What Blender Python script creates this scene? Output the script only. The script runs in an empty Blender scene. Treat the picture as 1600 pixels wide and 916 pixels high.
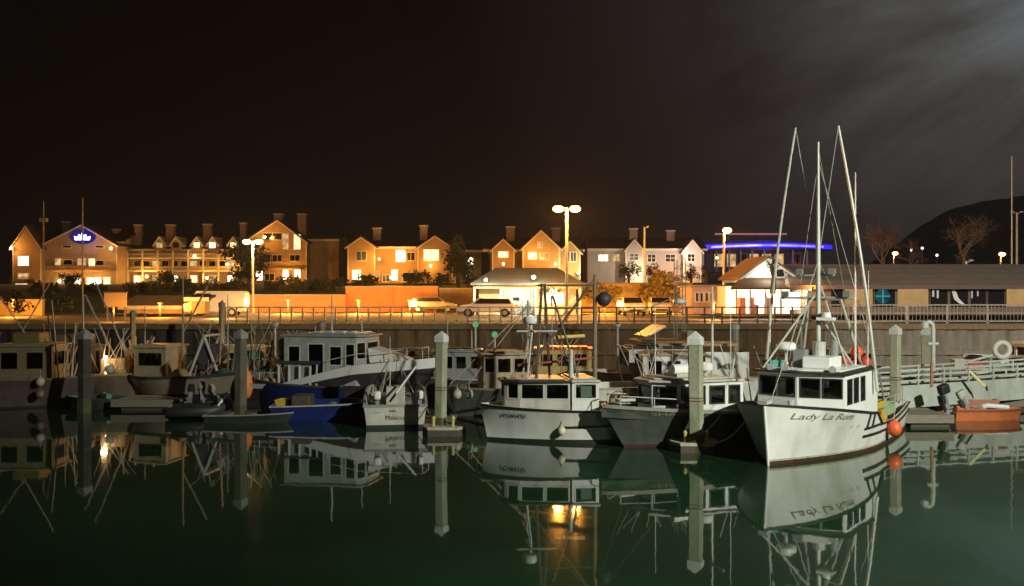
import bpy, math, random
from math import pi, sin, cos, radians
from mathutils import Vector, Matrix
random.seed(7)
S = bpy.context.scene
COL = S.collection
H, F, HY = 4.7, 1450.0, 458.0
def X(px, Y): return (px - 800) / F * Y
def Z(py, Y): return H + (HY - py) / F * Y
def YW(py): return F * H / (py - HY)          # distance of a point of the water surface

# ---------------------------------------------------------------- camera
cam = bpy.data.objects.new('camera', bpy.data.cameras.new('camera'))
COL.objects.link(cam); S.camera = cam
cam.location = (0, 0, H); cam.rotation_euler = (pi / 2, 0, 0)
cam.data.sensor_width = 36; cam.data.lens = 36 * F / 1600
cam.data.clip_start = .1; cam.data.clip_end = 12000
# ---------------------------------------------------------------- render settings
S.render.engine = 'CYCLES'
S.cycles.use_denoising = True
S.cycles.max_bounces = 6; S.cycles.diffuse_bounces = 2; S.cycles.glossy_bounces = 4
S.cycles.transmission_bounces = 4; S.cycles.transparent_max_bounces = 8
S.cycles.sample_clamp_indirect = 4.0; S.cycles.caustics_reflective = False; S.cycles.caustics_refractive = False
S.view_settings.view_transform = 'Standard'; S.view_settings.look = 'None'
S.view_settings.exposure = 0; S.view_settings.gamma = 1
# ---------------------------------------------------------------- night sky
wd = bpy.data.worlds.new('World'); S.world = wd; wd.use_nodes = True
nt = wd.node_tree; nt.nodes.clear()
def wn(t, **k):
    n = nt.nodes.new(t)
    for a, b in k.items(): setattr(n, a, b)
    return n
tc = wn('ShaderNodeTexCoord'); L = nt.links.new
# glow of the town and of thin cloud towards the harbour lights on the right
vec = Vector((.62, .72, .42)).normalized()
dp = wn('ShaderNodeVectorMath', operation='DOT_PRODUCT'); dp.inputs[1].default_value = vec
L(tc.outputs['Generated'], dp.inputs[0])
cr = wn('ShaderNodeValToRGB'); L(dp.outputs['Value'], cr.inputs[0])
e = cr.color_ramp; e.elements[0].position = .55; e.elements[0].color = (.0008, .0012, .0012, 1)
e.elements[1].position = 1.0; e.elements[1].color = (.17, .19, .21, 1)
for p_, c_ in ((.74, (.0018, .0016, .0018)), (.88, (.0150, .0115, .0112)), (.955, (.040, .035, .031))):
    q = e.elements.new(p_); q.color = (*c_, 1)
# cloud-like streaks fanning from the upper right, lens flare light painted into the sky
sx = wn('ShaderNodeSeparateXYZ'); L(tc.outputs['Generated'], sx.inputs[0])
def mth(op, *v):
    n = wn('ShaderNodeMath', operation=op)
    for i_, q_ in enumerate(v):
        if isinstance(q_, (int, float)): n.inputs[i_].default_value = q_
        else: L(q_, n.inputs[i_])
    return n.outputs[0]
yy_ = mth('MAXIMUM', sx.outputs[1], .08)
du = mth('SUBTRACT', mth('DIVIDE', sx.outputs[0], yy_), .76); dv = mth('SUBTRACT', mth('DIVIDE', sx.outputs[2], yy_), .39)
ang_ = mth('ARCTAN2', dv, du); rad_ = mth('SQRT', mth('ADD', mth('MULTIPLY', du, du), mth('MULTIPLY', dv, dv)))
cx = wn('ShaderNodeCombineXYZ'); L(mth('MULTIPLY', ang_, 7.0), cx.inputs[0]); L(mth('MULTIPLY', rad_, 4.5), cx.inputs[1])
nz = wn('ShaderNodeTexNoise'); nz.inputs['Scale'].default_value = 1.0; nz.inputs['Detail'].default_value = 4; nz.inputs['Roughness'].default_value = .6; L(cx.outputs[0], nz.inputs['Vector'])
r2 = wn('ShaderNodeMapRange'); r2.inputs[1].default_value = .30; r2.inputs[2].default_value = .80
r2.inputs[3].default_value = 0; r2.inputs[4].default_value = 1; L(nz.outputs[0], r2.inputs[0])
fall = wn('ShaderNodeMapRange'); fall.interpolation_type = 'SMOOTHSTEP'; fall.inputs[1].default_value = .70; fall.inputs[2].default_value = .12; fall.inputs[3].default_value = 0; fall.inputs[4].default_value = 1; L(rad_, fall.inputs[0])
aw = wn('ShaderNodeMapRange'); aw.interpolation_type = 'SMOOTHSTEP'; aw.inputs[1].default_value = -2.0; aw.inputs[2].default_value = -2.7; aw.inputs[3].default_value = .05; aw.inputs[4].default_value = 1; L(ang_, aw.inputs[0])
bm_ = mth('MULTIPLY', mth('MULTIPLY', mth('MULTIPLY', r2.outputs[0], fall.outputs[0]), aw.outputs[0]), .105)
n3 = wn('ShaderNodeTexNoise'); n3.inputs['Scale'].default_value = 3.5; n3.inputs['Detail'].default_value = 4; L(tc.outputs['Generated'], n3.inputs['Vector'])
r3 = wn('ShaderNodeMapRange'); r3.inputs[1].default_value = .3; r3.inputs[2].default_value = .7; r3.inputs[3].default_value = .75; r3.inputs[4].default_value = 1.2; L(n3.outputs[0], r3.inputs[0])
mm = wn('ShaderNodeMixRGB', blend_type='MULTIPLY'); mm.inputs[0].default_value = 1; L(cr.outputs[0], mm.inputs[1]); L(r3.outputs[0], mm.inputs[2])
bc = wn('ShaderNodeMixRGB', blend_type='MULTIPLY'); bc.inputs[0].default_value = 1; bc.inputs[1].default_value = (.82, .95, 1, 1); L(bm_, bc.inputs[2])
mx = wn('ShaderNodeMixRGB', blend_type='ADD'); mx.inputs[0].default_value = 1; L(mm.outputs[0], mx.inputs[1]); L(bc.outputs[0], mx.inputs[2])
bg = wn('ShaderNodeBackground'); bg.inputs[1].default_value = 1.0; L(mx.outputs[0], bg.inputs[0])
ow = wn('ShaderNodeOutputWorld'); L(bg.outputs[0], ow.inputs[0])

SODIUM = (1, .37, .045); WARM = (1, .40, .065); WHITE = (.92, 1, .84); COOL = (.85, .95, 1)
def light(name, loc, power, color, radius=.15, kind='POINT', aim=None, size=80, parent=None):
    d = bpy.data.lights.new(name, kind); d.energy = power; d.color = color; d.shadow_soft_size = radius
    if kind == 'SPOT': d.spot_size = radians(size); d.spot_blend = .5
    o = bpy.data.objects.new(name, d); COL.objects.link(o); o.location = loc
    if aim is not None: o.rotation_euler = (Vector(aim) - Vector(loc)).to_track_quat('-Z', 'Y').to_euler()
    if parent: o.parent = parent; o.location = Vector(loc) - parent.location
    return o
# the harbour floodlight that stands just outside the frame on the right
light('harbour_flood_and_fill', (22, 2, 15), 50000, (.97, 1, .85), .25, 'SPOT', (9, 24, 0), 78).data.spot_blend = 1
light('harbour_flood_and_fill', (22.5, 2, 15), 7000, (.97, 1, .85), .25)  # added spill light beside it, brightens what the cone misses
light('harbour_flood_and_fill', (23, 2, 15), 90000, (1, .95, .80), .25, 'SPOT', (36, 64, 4), 46).data.spot_blend = 1  # added fill spot, brightens the restaurant roof and the right shore
light('added_front_fill', (8, -8, 13), 1000, (1, .93, .74), .3)  # added fill light from the camera side, for the front faces

# ---------------------------------------------------------------- materials
MATS = {}
def mat(name, col, rough=.6, var=.25, scale=3.0, bump=0.0, metal=0.0, dirt=None, stripes=None, spec=.5, stretch=(1, 1, 1)):
    """base colour with blotchy wear; dirt = (colour, amount); stripes = (axis, per metre, depth, colour factor)"""
    if name in MATS: return MATS[name]
    m = bpy.data.materials.new(name); m.use_nodes = True; t = m.node_tree; b = t.nodes['Principled BSDF']
    b.inputs['Roughness'].default_value = rough; b.inputs['Metallic'].default_value = metal
    b.inputs['Specular IOR Level'].default_value = spec
    c = t.nodes.new('ShaderNodeTexCoord'); mpn = t.nodes.new('ShaderNodeMapping'); mpn.inputs['Scale'].default_value = stretch
    t.links.new(c.outputs['Object'], mpn.inputs[0])
    n = t.nodes.new('ShaderNodeTexNoise'); n.inputs['Scale'].default_value = scale; n.inputs['Detail'].default_value = 6; n.inputs['Roughness'].default_value = .65
    t.links.new(mpn.outputs[0], n.inputs['Vector'])
    r = t.nodes.new('ShaderNodeValToRGB'); t.links.new(n.outputs[0], r.inputs[0])
    r.color_ramp.elements[0].position = .3; r.color_ramp.elements[1].position = .7
    lo = [x * (1 - var) for x in col]; hi = [min(1, x * (1 + var * .6)) for x in col]
    r.color_ramp.elements[0].color = (*lo, 1); r.color_ramp.elements[1].color = (*hi, 1)
    out = r.outputs[0]
    if dirt:
        n2 = t.nodes.new('ShaderNodeTexNoise'); n2.inputs['Scale'].default_value = scale * .7; n2.inputs['Detail'].default_value = 8
        mp2 = t.nodes.new('ShaderNodeMapping'); mp2.inputs['Scale'].default_value = (1, 1, .25); mp2.inputs['Location'].default_value = (5, 2, 1)
        t.links.new(c.outputs['Object'], mp2.inputs[0]); t.links.new(mp2.outputs[0], n2.inputs['Vector'])
        r2 = t.nodes.new('ShaderNodeMapRange'); r2.inputs[1].default_value = .5; r2.inputs[2].default_value = .72; r2.inputs[4].default_value = dirt[1]
        t.links.new(n2.outputs[0], r2.inputs[0])
        x = t.nodes.new('ShaderNodeMixRGB'); t.links.new(r2.outputs[0], x.inputs[0]); t.links.new(out, x.inputs[1]); x.inputs[2].default_value = (*dirt[0], 1)
        out = x.outputs[0]
    if stripes:
        ax, per, depth, fac = stripes
        sp = t.nodes.new('ShaderNodeSeparateXYZ'); t.links.new(c.outputs['Object'], sp.inputs[0])
        mu = t.nodes.new('ShaderNodeMath'); mu.operation = 'MULTIPLY'; mu.inputs[1].default_value = per; t.links.new(sp.outputs['XYZ'.index(ax)], mu.inputs[0])
        fr = t.nodes.new('ShaderNodeMath'); fr.operation = 'FRACT'; t.links.new(mu.outputs[0], fr.inputs[0])
        gt = t.nodes.new('ShaderNodeMath'); gt.operation = 'LESS_THAN'; gt.inputs[1].default_value = .14; t.links.new(fr.outputs[0], gt.inputs[0])
        x = t.nodes.new('ShaderNodeMixRGB'); x.blend_type = 'MULTIPLY'; t.links.new(gt.outputs[0], x.inputs[0]); t.links.new(out, x.inputs[1]); x.inputs[2].default_value = (fac, fac, fac, 1)
        out = x.outputs[0]
    t.links.new(out, b.inputs['Base Color'])
    rr = t.nodes.new('ShaderNodeMapRange'); rr.inputs[3].default_value = max(.02, rough - .12); rr.inputs[4].default_value = min(1, rough + .12)
    t.links.new(n.outputs[0], rr.inputs[0]); t.links.new(rr.outputs[0], b.inputs['Roughness'])
    if bump:
        bp = t.nodes.new('ShaderNodeBump'); bp.inputs['Strength'].default_value = bump; bp.inputs['Distance'].default_value = .03
        t.links.new(n.outputs[0], bp.inputs['Height']); t.links.new(bp.outputs[0], b.inputs['Normal'])
    MATS[name] = m; return m
def emit(name, col, strength, var=0.0, scale=4.0):
    if name in MATS: return MATS[name]
    m = bpy.data.materials.new(name); m.use_nodes = True; t = m.node_tree; t.nodes.clear()
    o = t.nodes.new('ShaderNodeOutputMaterial'); e_ = t.nodes.new('ShaderNodeEmission'); e_.inputs[0].default_value = (*col, 1); e_.inputs[1].default_value = strength
    if var:
        c = t.nodes.new('ShaderNodeTexCoord'); n = t.nodes.new('ShaderNodeTexNoise'); n.inputs['Scale'].default_value = scale; n.inputs['Detail'].default_value = 4
        t.links.new(c.outputs['Object'], n.inputs['Vector'])
        r = t.nodes.new('ShaderNodeMapRange'); r.inputs[1].default_value = .35; r.inputs[2].default_value = .68; r.inputs[3].default_value = strength * (1 - var); r.inputs[4].default_value = strength * (1 + var)
        t.links.new(n.outputs[0], r.inputs[0]); t.links.new(r.outputs[0], e_.inputs[1])
    t.links.new(e_.outputs[0], o.inputs[0]); MATS[name] = m; return m
def glassy(name, tint=(.35, .4, .4), refl=.12):
    if name in MATS: return MATS[name]
    m = bpy.data.materials.new(name); m.use_nodes = True; t = m.node_tree; t.nodes.clear()
    o = t.nodes.new('ShaderNodeOutputMaterial'); a = t.nodes.new('ShaderNodeBsdfTransparent'); a.inputs[0].default_value = (*tint, 1)
    g = t.nodes.new('ShaderNodeBsdfGlossy'); g.inputs['Roughness'].default_value = .05; g.inputs[0].default_value = (.9, .9, .9, 1)
    fr = t.nodes.new('ShaderNodeFresnel'); fr.inputs[0].default_value = 1.45
    ad = t.nodes.new('ShaderNodeMath'); ad.operation = 'ADD'; ad.inputs[1].default_value = refl * .3; t.links.new(fr.outputs[0], ad.inputs[0])
    x = t.nodes.new('ShaderNodeMixShader'); t.links.new(ad.outputs[0], x.inputs[0]); t.links.new(a.outputs[0], x.inputs[1]); t.links.new(g.outputs[0], x.inputs[2])
    t.links.new(x.outputs[0], o.inputs[0]); MATS[name] = m; return m

white = mat('white_gelcoat', (.70, .70, .66), .35, .10, 1.6, dirt=((.34, .30, .22), .55))
cleanwhite = mat('fresh_white_paint', (.78, .78, .75), .35, .06, 1.2, dirt=((.5, .48, .40), .25))
offwhite = mat('worn_white_paint', (.50, .48, .42), .5, .22, 2.5, dirt=((.20, .16, .10), .5))
greyp = mat('grey_paint', (.25, .26, .25), .5, .2, 3)
darkhull = mat('dark_green_hull_paint', (.075, .085, .07), .35, .2, 2, dirt=((.16, .15, .11), .4))
bluep = mat('blue_hull_paint', (.014, .024, .13), .3, .2, 2)
blackp = mat('black_rubber', (.018, .017, .016), .6, .2, 5)
bootred = mat('dark_red_bottom_paint', (.06, .022, .016), .6, .3, 4)
brownhull = mat('brown_stained_hull_paint', (.17, .125, .08), .5, .25, 2, dirt=((.09, .06, .04), .5))
tanhull = mat('tan_hull_paint', (.27, .22, .15), .5, .2, 2, dirt=((.15, .12, .08), .4))
alu = mat('dull_aluminium', (.42, .43, .42), .4, .15, 6, metal=.6)
galv = mat('galvanised_steel', (.50, .50, .47), .5, .15, 6, metal=.2)
polemat = mat('weathered_aluminium_pole', (.46, .46, .40), .5, .2, 3, metal=.2)
ropem = mat('pale_rope', (.42, .40, .33), .8, .2, 20)
teal = mat('teal_net', (.08, .30, .26), .8, .3, 12)
orange = mat('orange_plastic', (.75, .12, .03), .45, .15, 5)
redp = mat('red_plastic', (.50, .06, .04), .5, .15, 5)
yellowp = mat('yellow_plastic', (.65, .42, .05), .5, .15, 5)
purple = mat('purple_cover', (.12, .07, .20), .7, .2, 5)
woodp = mat('grey_weathered_timber', (.22, .19, .15), .8, .3, 5, bump=.3, stretch=(1, 1, 6))
darkwood = mat('dark_wet_timber', (.07, .055, .04), .7, .3, 6, bump=.3)
concpile = mat('algae_stained_concrete', (.34, .34, .24), .85, .25, 3, bump=.4, dirt=((.10, .15, .05), .75))
tan = mat('tan_canvas', (.40, .33, .22), .8, .2, 4)
cabinint = mat('dim_cabin_interior', (.20, .17, .13), .8, .3, 3)
glass = glassy('tinted_boat_glass')
clearglass = glassy('clear_boat_glass', (.65, .7, .68))
deckgrey = mat('grey_deck_paint', (.30, .31, .29), .7, .2, 5)

# ---------------------------------------------------------------- mesh helper
class MB:
    def __init__(s): s.v = []; s.f = []
    def add(s, vs, fs):
        n = len(s.v); s.v += [tuple(v) for v in vs]; s.f += [tuple(i + n for i in f) for f in fs]; return s
    def box(s, x0, x1, y0, y1, z0, z1, M=None):
        vs = [Vector((x, y, z)) for z in (z0, z1) for y in (y0, y1) for x in (x0, x1)]
        if M is not None: vs = [M @ v for v in vs]
        return s.add(vs, [(0, 2, 3, 1), (4, 5, 7, 6), (0, 1, 5, 4), (2, 6, 7, 3), (0, 4, 6, 2), (1, 3, 7, 5)])
    def cbox(s, c, sz, rz=0, rx=0, ry=0):
        M = Matrix.Translation(c) @ Matrix.Rotation(rz, 4, 'Z') @ Matrix.Rotation(ry, 4, 'Y') @ Matrix.Rotation(rx, 4, 'X')
        return s.box(-sz[0] / 2, sz[0] / 2, -sz[1] / 2, sz[1] / 2, -sz[2] / 2, sz[2] / 2, M)
    def tube(s, pts, r, n=8, r1=None, caps=True):
        pts = [Vector(p) for p in pts]; m = len(pts); base = len(s.v)
        for i, p in enumerate(pts):
            d = (pts[min(i + 1, m - 1)] - pts[max(i - 1, 0)])
            d = d.normalized() if d.length > 1e-9 else Vector((0, 0, 1))
            a = d.cross(Vector((0, 0, 1)));
            if a.length < 1e-3: a = d.cross(Vector((1, 0, 0)))
            a.normalize(); b = d.cross(a)
            rr = r if r1 is None else r + (r1 - r) * i / max(1, m - 1)
            if isinstance(r, (list, tuple)): rr = r[i]
            for k in range(n):
                t = 2 * pi * k / n; s.v.append(tuple(p + a * (rr * cos(t)) + b * (rr * sin(t))))
        for i in range(m - 1):
            for k in range(n):
                q = base + i * n
                s.f.append((q + k, q + (k + 1) % n, q + n + (k + 1) % n, q + n + k))
        if caps:
            s.f.append(tuple(base + k for k in range(n))[::-1]); s.f.append(tuple(base + (m - 1) * n + k for k in range(n)))
        return s
    def prism(s, poly, axis, a0, a1):
        """polygon of (u,v) extruded along axis x, y or z"""
        f = {'x': lambda u, v, a: (a, u, v), 'y': lambda u, v, a: (u, a, v), 'z': lambda u, v, a: (u, v, a)}[axis]
        n = len(poly); vs = [f(u, v, a0) for u, v in poly] + [f(u, v, a1) for u, v in poly]
        return s.add(vs, [tuple(range(n))[::-1], tuple(range(n, 2 * n))] + [(i, (i + 1) % n, n + (i + 1) % n, n + i) for i in range(n)])
    def ball(s, c, r, nu=10, nv=7, sz=(1, 1, 1), M=None):
        vs = []; fs = []; c = Vector(c)
        for j in range(nv + 1):
            t = pi * j / nv
            for i in range(nu):
                p = Vector((r * sin(t) * cos(2 * pi * i / nu) * sz[0], r * sin(t) * sin(2 * pi * i / nu) * sz[1], r * cos(t) * sz[2]))
                if M is not None: p = M @ p
                vs.append(c + p)
        for j in range(nv):
            for i in range(nu): fs.append((j * nu + i, (j + 1) * nu + i, (j + 1) * nu + (i + 1) % nu, j * nu + (i + 1) % nu))
        return s.add(vs, fs)
    def torus(s, c, R, r, axis='z', n=16, m=8):
        vs = []; fs = []
        for i in range(n):
            for j in range(m):
                a, b = 2 * pi * i / n, 2 * pi * j / m
                u, v, w = (R + r * cos(b)) * cos(a), (R + r * cos(b)) * sin(a), r * sin(b)
                vs.append(Vector(c) + Vector({'z': (u, v, w), 'y': (u, w, v), 'x': (w, u, v)}[axis]))
        for i in range(n):
            for j in range(m): fs.append((i * m + j, ((i + 1) % n) * m + j, ((i + 1) % n) * m + (j + 1) % m, i * m + (j + 1) % m))
        return s.add(vs, fs)
    def build(s, name, m, parent=None, smooth=False, bevel=0):
        me = bpy.data.meshes.new(name); me.from_pydata(s.v, [], s.f); me.validate(); me.update()
        import bmesh
        bm = bmesh.new(); bm.from_mesh(me); bmesh.ops.recalc_face_normals(bm, faces=bm.faces); bm.to_mesh(me); bm.free()
        me.materials.append(m)
        if smooth:
            for p in me.polygons: p.use_smooth = True
        o = bpy.data.objects.new(name, me); COL.objects.link(o)
        if bevel:
            b = o.modifiers.new('bevel', 'BEVEL'); b.width = bevel; b.segments = 2; b.limit_method = 'ANGLE'
        if smooth == 'auto':
            e_ = o.modifiers.new('es', 'EDGE_SPLIT'); e_.split_angle = radians(40)
        if parent: o.parent = parent
        return o
def tag(o, label=None, cat=None, group=None, kind=None):
    if label: o['label'] = label
    if cat: o['category'] = cat
    if group: o['group'] = group
    if kind: o['kind'] = kind
    return o
def thing(name, label, cat, loc=(0, 0, 0), rz=0, group=None):
    o = bpy.data.objects.new(name, None); COL.objects.link(o); o.location = loc; o.rotation_euler = (0, 0, rz)
    o.empty_display_size = .2
    return tag(o, label, cat, group)
def copy_tree(o, parent=None):
    c = o.copy(); COL.objects.link(c)
    if parent: c.parent = parent; c.matrix_parent_inverse = o.matrix_parent_inverse.copy()
    for ch in [k for k in bpy.data.objects if k.parent == o]: copy_tree(ch, c)
    return c
def relabel(o, label, group=None):
    o['label'] = label
    if group: o['group'] = group
    return o
def lettering(txt, size, m, parent, M, name='name_lettering', shear=0, ext=.004, align='CENTER'):
    cu = bpy.data.curves.new(name, 'FONT'); cu.body = txt; cu.size = size; cu.extrude = ext; cu.shear = shear; cu.align_x = align; cu.offset = 0
    t = bpy.data.objects.new('tmp', cu); COL.objects.link(t)
    me = bpy.data.meshes.new_from_object(t.evaluated_get(bpy.context.evaluated_depsgraph_get()))
    bpy.data.objects.remove(t); me.materials.clear(); me.materials.append(m)
    me.transform(M)
    o = bpy.data.objects.new(name, me); COL.objects.link(o); o.parent = parent
    return o
# ================================================================ THE SETTING
def water_mat():
    m = bpy.data.materials.new('harbour_water'); m.use_nodes = True; t = m.node_tree; b = t.nodes['Principled BSDF']
    b.inputs['Base Color'].default_value = (.012, .062, .030, 1); b.inputs['Roughness'].default_value = .02
    b.inputs['IOR'].default_value = 1.58
    b.inputs['Coat Weight'].default_value = .16; b.inputs['Coat Roughness'].default_value = .085; b.inputs['Coat IOR'].default_value = 1.33
    c = t.nodes.new('ShaderNodeTexCoord'); mp_ = t.nodes.new('ShaderNodeMapping'); mp_.inputs['Scale'].default_value = (2.0, .8, 1)
    t.links.new(c.outputs['Object'], mp_.inputs[0])
    n = t.nodes.new('ShaderNodeTexNoise'); n.inputs['Scale'].default_value = 1.1; n.inputs['Detail'].default_value = 2
    t.links.new(mp_.outputs[0], n.inputs['Vector'])
    bp = t.nodes.new('ShaderNodeBump'); bp.inputs['Strength'].default_value = .035; bp.inputs['Distance'].default_value = .05
    t.links.new(n.outputs[0], bp.inputs['Height']); t.links.new(bp.outputs[0], b.inputs['Normal'])
    # slow patches of murkier water
    n2 = t.nodes.new('ShaderNodeTexNoise'); n2.inputs['Scale'].default_value = .12; n2.inputs['Detail'].default_value = 3
    t.links.new(c.outputs['Object'], n2.inputs['Vector'])
    r = t.nodes.new('ShaderNodeValToRGB'); r.color_ramp.elements[0].color = (.008, .024, .011, 1); r.color_ramp.elements[1].color = (.013, .048, .018, 1)
    r.color_ramp.elements[0].position = .35; r.color_ramp.elements[1].position = .65
    t.links.new(n2.outputs[0], r.inputs[0]); t.links.new(r.outputs[0], b.inputs['Base Color'])
    return m
QY = 54.5; QZ = 2.9
w = MB().add([(-900, -60, 0), (900, -60, 0), (900, QY + .4, 0), (-900, QY + .4, 0)], [(0, 1, 2, 3)]).build('water', water_mat()); tag(w, kind='structure')
asph = mat('worn_asphalt', (.075, .068, .06), .85, .3, .8, bump=.2)
quayc = mat('quay_concrete', (.26, .24, .21), .85, .25, 1.5, bump=.2)
earth = mat('dry_bank_earth', (.20, .15, .08), .9, .35, .6, bump=.3)
grassd = mat('dark_turf', (.06, .075, .03), .9, .35, .8, bump=.3)
q = MB().add([(-300, QY, QZ), (300, QY, QZ), (300, 92, QZ), (-300, 92, QZ)], [(0, 1, 2, 3)]).build('quay_road', asph); tag(q, kind='structure')
# painted parking bays on the road
pl = MB()
for i in range(26):
    x = -34 + i * 2.9; pl.box(x, x + .1, 78, 83, QZ + .004, QZ + .008)
tag(pl.build('parking_lines', mat('road_paint', (.7, .7, .65), .7, .2, 8)), kind='structure')
def ground_row(pts, name, m):
    """a sheet swept over x from profile points (y, z)"""
    vs = []; xs = [-2500, -300, -80, -40, 0, 40, 80, 300, 2500]
    for x in xs:
        for y, z in pts: vs.append((x, y, z))
    n = len(pts); fs = [(i * n + j, (i + 1) * n + j, (i + 1) * n + j + 1, i * n + j + 1) for i in range(len(xs) - 1) for j in range(n - 1)]
    return tag(MB().add(vs, fs).build(name, m), kind='structure')
ground_row([(91.5, 2.85), (93, 4.3), (100, 4.9), (125, 5.9), (170, 6.2), (400, 5), (9000, 0)], 'terrain', grassd)
# far hill on the right
hv = []; hf = []; prof = [(1180, 458), (1300, 440), (1370, 400), (1398, 355), (1440, 330), (1500, 313), (1560, 306), (1640, 300), (1800, 306), (2100, 350), (2500, 458)]
N = 220
def pr(px):
    for (a, b), (c, d) in zip(prof, prof[1:]):
        if a <= px <= c: return b + (d - b) * (px - a) / (c - a)
for i in range(N + 1):
    px = 1180 + (2500 - 1180) * i / N; h = Z(pr(px) + random.uniform(-.9, .9) + .8 * sin(i * .37), 1500)
    x = X(px, 1500)
    for k, (yy, g) in enumerate(((1150, 0), (1280, .45), (1400, .82), (1500, 1), (1800, .4), (2100, -.1))): hv.append((x * (1 + .02 * k), yy, -2 + (h + 2) * g + random.uniform(-2, 2) * (0 < k < 3)))
for i in range(N):
    for k in range(5): hf.append((i * 6 + k, (i + 1) * 6 + k, (i + 1) * 6 + k + 1, i * 6 + k + 1))
hill = MB().add(hv, hf).build('hill', mat('forested_hillside', (.13, .14, .11), .95, .4, .02)); tag(hill, kind='structure')

# ---------------------------------------------------------------- sea wall with its cap, and the dark stone slope at the left
def seawall(x0, x1, m, label):
    t = thing('sea_wall', label, 'sea wall', ((x0 + x1) / 2, QY - .3, 0)); cx_ = (x0 + x1) / 2
    b = MB(); y = 0; n = int((x1 - x0) / .3); prof_ = []
    for i in range(n + 1):
        x = x0 + (x1 - x0) * i / n - cx_; d = 0 if i % 4 < 2 else .14
        prof_.append((x, -d))
    vs = []; fs = []
    for x, d in prof_: vs += [(x, d, -1), (x, d, QZ - .32)]
    for i in range(n): fs.append((2 * i, 2 * i + 2, 2 * i + 3, 2 * i + 1))
    MB().add(vs, fs).build('planking', m, t)
    MB().box(x0 - cx_, x1 - cx_, -.35, .3, QZ - .32, QZ + .02).build('cap_beam', capm, t, bevel=.03)
    MB().box(x0 - cx_, x1 - cx_, -.30, -.14, 1.1, 1.35).build('waler', m, t)
    return t
capm = mat('brown_cap_timber', (.22, .14, .07), .8, .3, 3, bump=.3)
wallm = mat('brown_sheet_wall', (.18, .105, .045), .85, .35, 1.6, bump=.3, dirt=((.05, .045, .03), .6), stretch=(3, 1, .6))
walld = mat('dark_wall', (.05, .04, .03), .85, .3, 2, bump=.3)  # darker colour for the left stretch of wall
wallg = mat('grey_timber_wall', (.24, .21, .16), .85, .3, 1.6, bump=.3, dirt=((.08, .07, .045), .55), stretch=(3, 1, .6))
seawall(-60, X(352, QY), walld, 'dark sea wall at the left, behind the oldest fishing boats')
seawall(X(352, QY), X(1286, QY), wallm, 'long brown corrugated sea wall below the picket railing')
seawall(X(1286, QY), 70, wallg, 'grey brown timber sea wall below the low restaurant')

# ---------------------------------------------------------------- railings on the wall
def railing(x0, x1, gap, m, label, zt=.98, mid=True, mesh_bars=None):
    cx_ = (x0 + x1) / 2; t = thing('quay_railing', label, 'railing', (cx_, QY - .1, QZ + .02))
    MB().box(x0 - cx_, x1 - cx_, -.07, .07, zt - .07, zt).build('top_rail', m, t)
    MB().box(x0 - cx_, x1 - cx_, -.05, .05, .10, .17).build('bottom_rail', m, t)
    if mid: MB().box(x0 - cx_, x1 - cx_, -.03, .03, zt * .52, zt * .52 + .05).build('middle_rail', m, t)
    n = int((x1 - x0) / gap)
    pm = MB().box(-.045, .045, -.05, .05, 0, zt - .07).build('post', m, t); pm.location.x = x0 - cx_ + .05
    for i in range(1, n + 1):
        c = pm.copy(); COL.objects.link(c); c.parent = t; c.location.x = x0 - cx_ + .05 + gap * i
    if mesh_bars:
        b = MB(); k = int((x1 - x0) / mesh_bars)
        for i in range(k): b.box(x0 - cx_ + i * mesh_bars, x0 - cx_ + i * mesh_bars + .018, -.01, .01, .17, zt - .07)
        tag(b.build('pickets', m, t), kind='stuff')
    return t
railw = mat('gold_lit_rail_timber', (.62, .42, .18), .6, .25, 4)  # lighter golden colour stands in for lamplight on the rails
raild = mat('dark_rail_timber', (.10, .06, .035), .7, .25, 4)
railg = mat('grey_steel_rail', (.34, .33, .28), .5, .2, 4)
railing(X(352, QY), X(905, QY), .645, railw, 'light timber railing with close posts in the middle of the quay', mid=False)
railing(X(907, QY), X(1288, QY), 1.03, raild, 'dark railing with wide spaced posts in front of the parked cars')
railing(X(1290, QY), 44, 2.35, railg, 'grey steel railing with thin upright bars in front of the restaurant', zt=1.12, mid=True, mesh_bars=.22)

# ---------------------------------------------------------------- piles
def pile(px, pyw, pytop, wpx, m, label, rz=radians(-25), cap=cleanwhite, name='mooring_pile', group=None, collar=None):
    Y = YW(pyw); a = wpx / F * Y / (abs(cos(rz)) + abs(sin(rz))); h = Z(pytop, Y)
    t = thing(name, label, 'pile', (X(px, Y), Y, 0), rz, group); k = a / 2; t.rotation_euler = (radians(random.uniform(-.7, .7)), radians(random.uniform(-.7, .7)), rz)
    ph = a * .75
    b = MB(); ch = .035
    poly = [(-k + ch, -k), (k - ch, -k), (k, -k + ch), (k, k - ch), (k - ch, k), (-k + ch, k), (-k, k - ch), (-k, -k + ch)]
    b.prism(poly, 'z', -3, h - ph - .12); b.build('shaft', m, t, smooth=False)
    # growth at the tide line
    MB().prism([(u * 1.04, v * 1.04) for u, v in poly], 'z', -.4, .55).build('weed_band', mat('tide_weed', (.10, .10, .045), .9, .5, 9, bump=.6), t)
    for z_ in (h * .42, h * .42 + .09): MB().prism([(u * 1.03, v * 1.03) for u, v in poly], 'z', z_, z_ + .035).build('metal_strap', mat('rusty_strap', (.16, .09, .05), .7, .3, 9), t)
    k2 = k * 1.12
    c = MB().add([(-k2, -k2, 0), (k2, -k2, 0), (k2, k2, 0), (-k2, k2, 0), (-k2, -k2, .2), (k2, -k2, .2), (k2, k2, .2), (-k2, k2, .2), (0, 0, ph + .14)],
                 [(0, 3, 2, 1), (0, 1, 5, 4), (1, 2, 6, 5), (2, 3, 7, 6), (3, 0, 4, 7), (4, 5, 8), (5, 6, 8), (6, 7, 8), (7, 4, 8)])
    o = c.build('pointed_cap', cap, t, bevel=.01); o.location.z = h - ph - .14
    return t, Y
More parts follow.
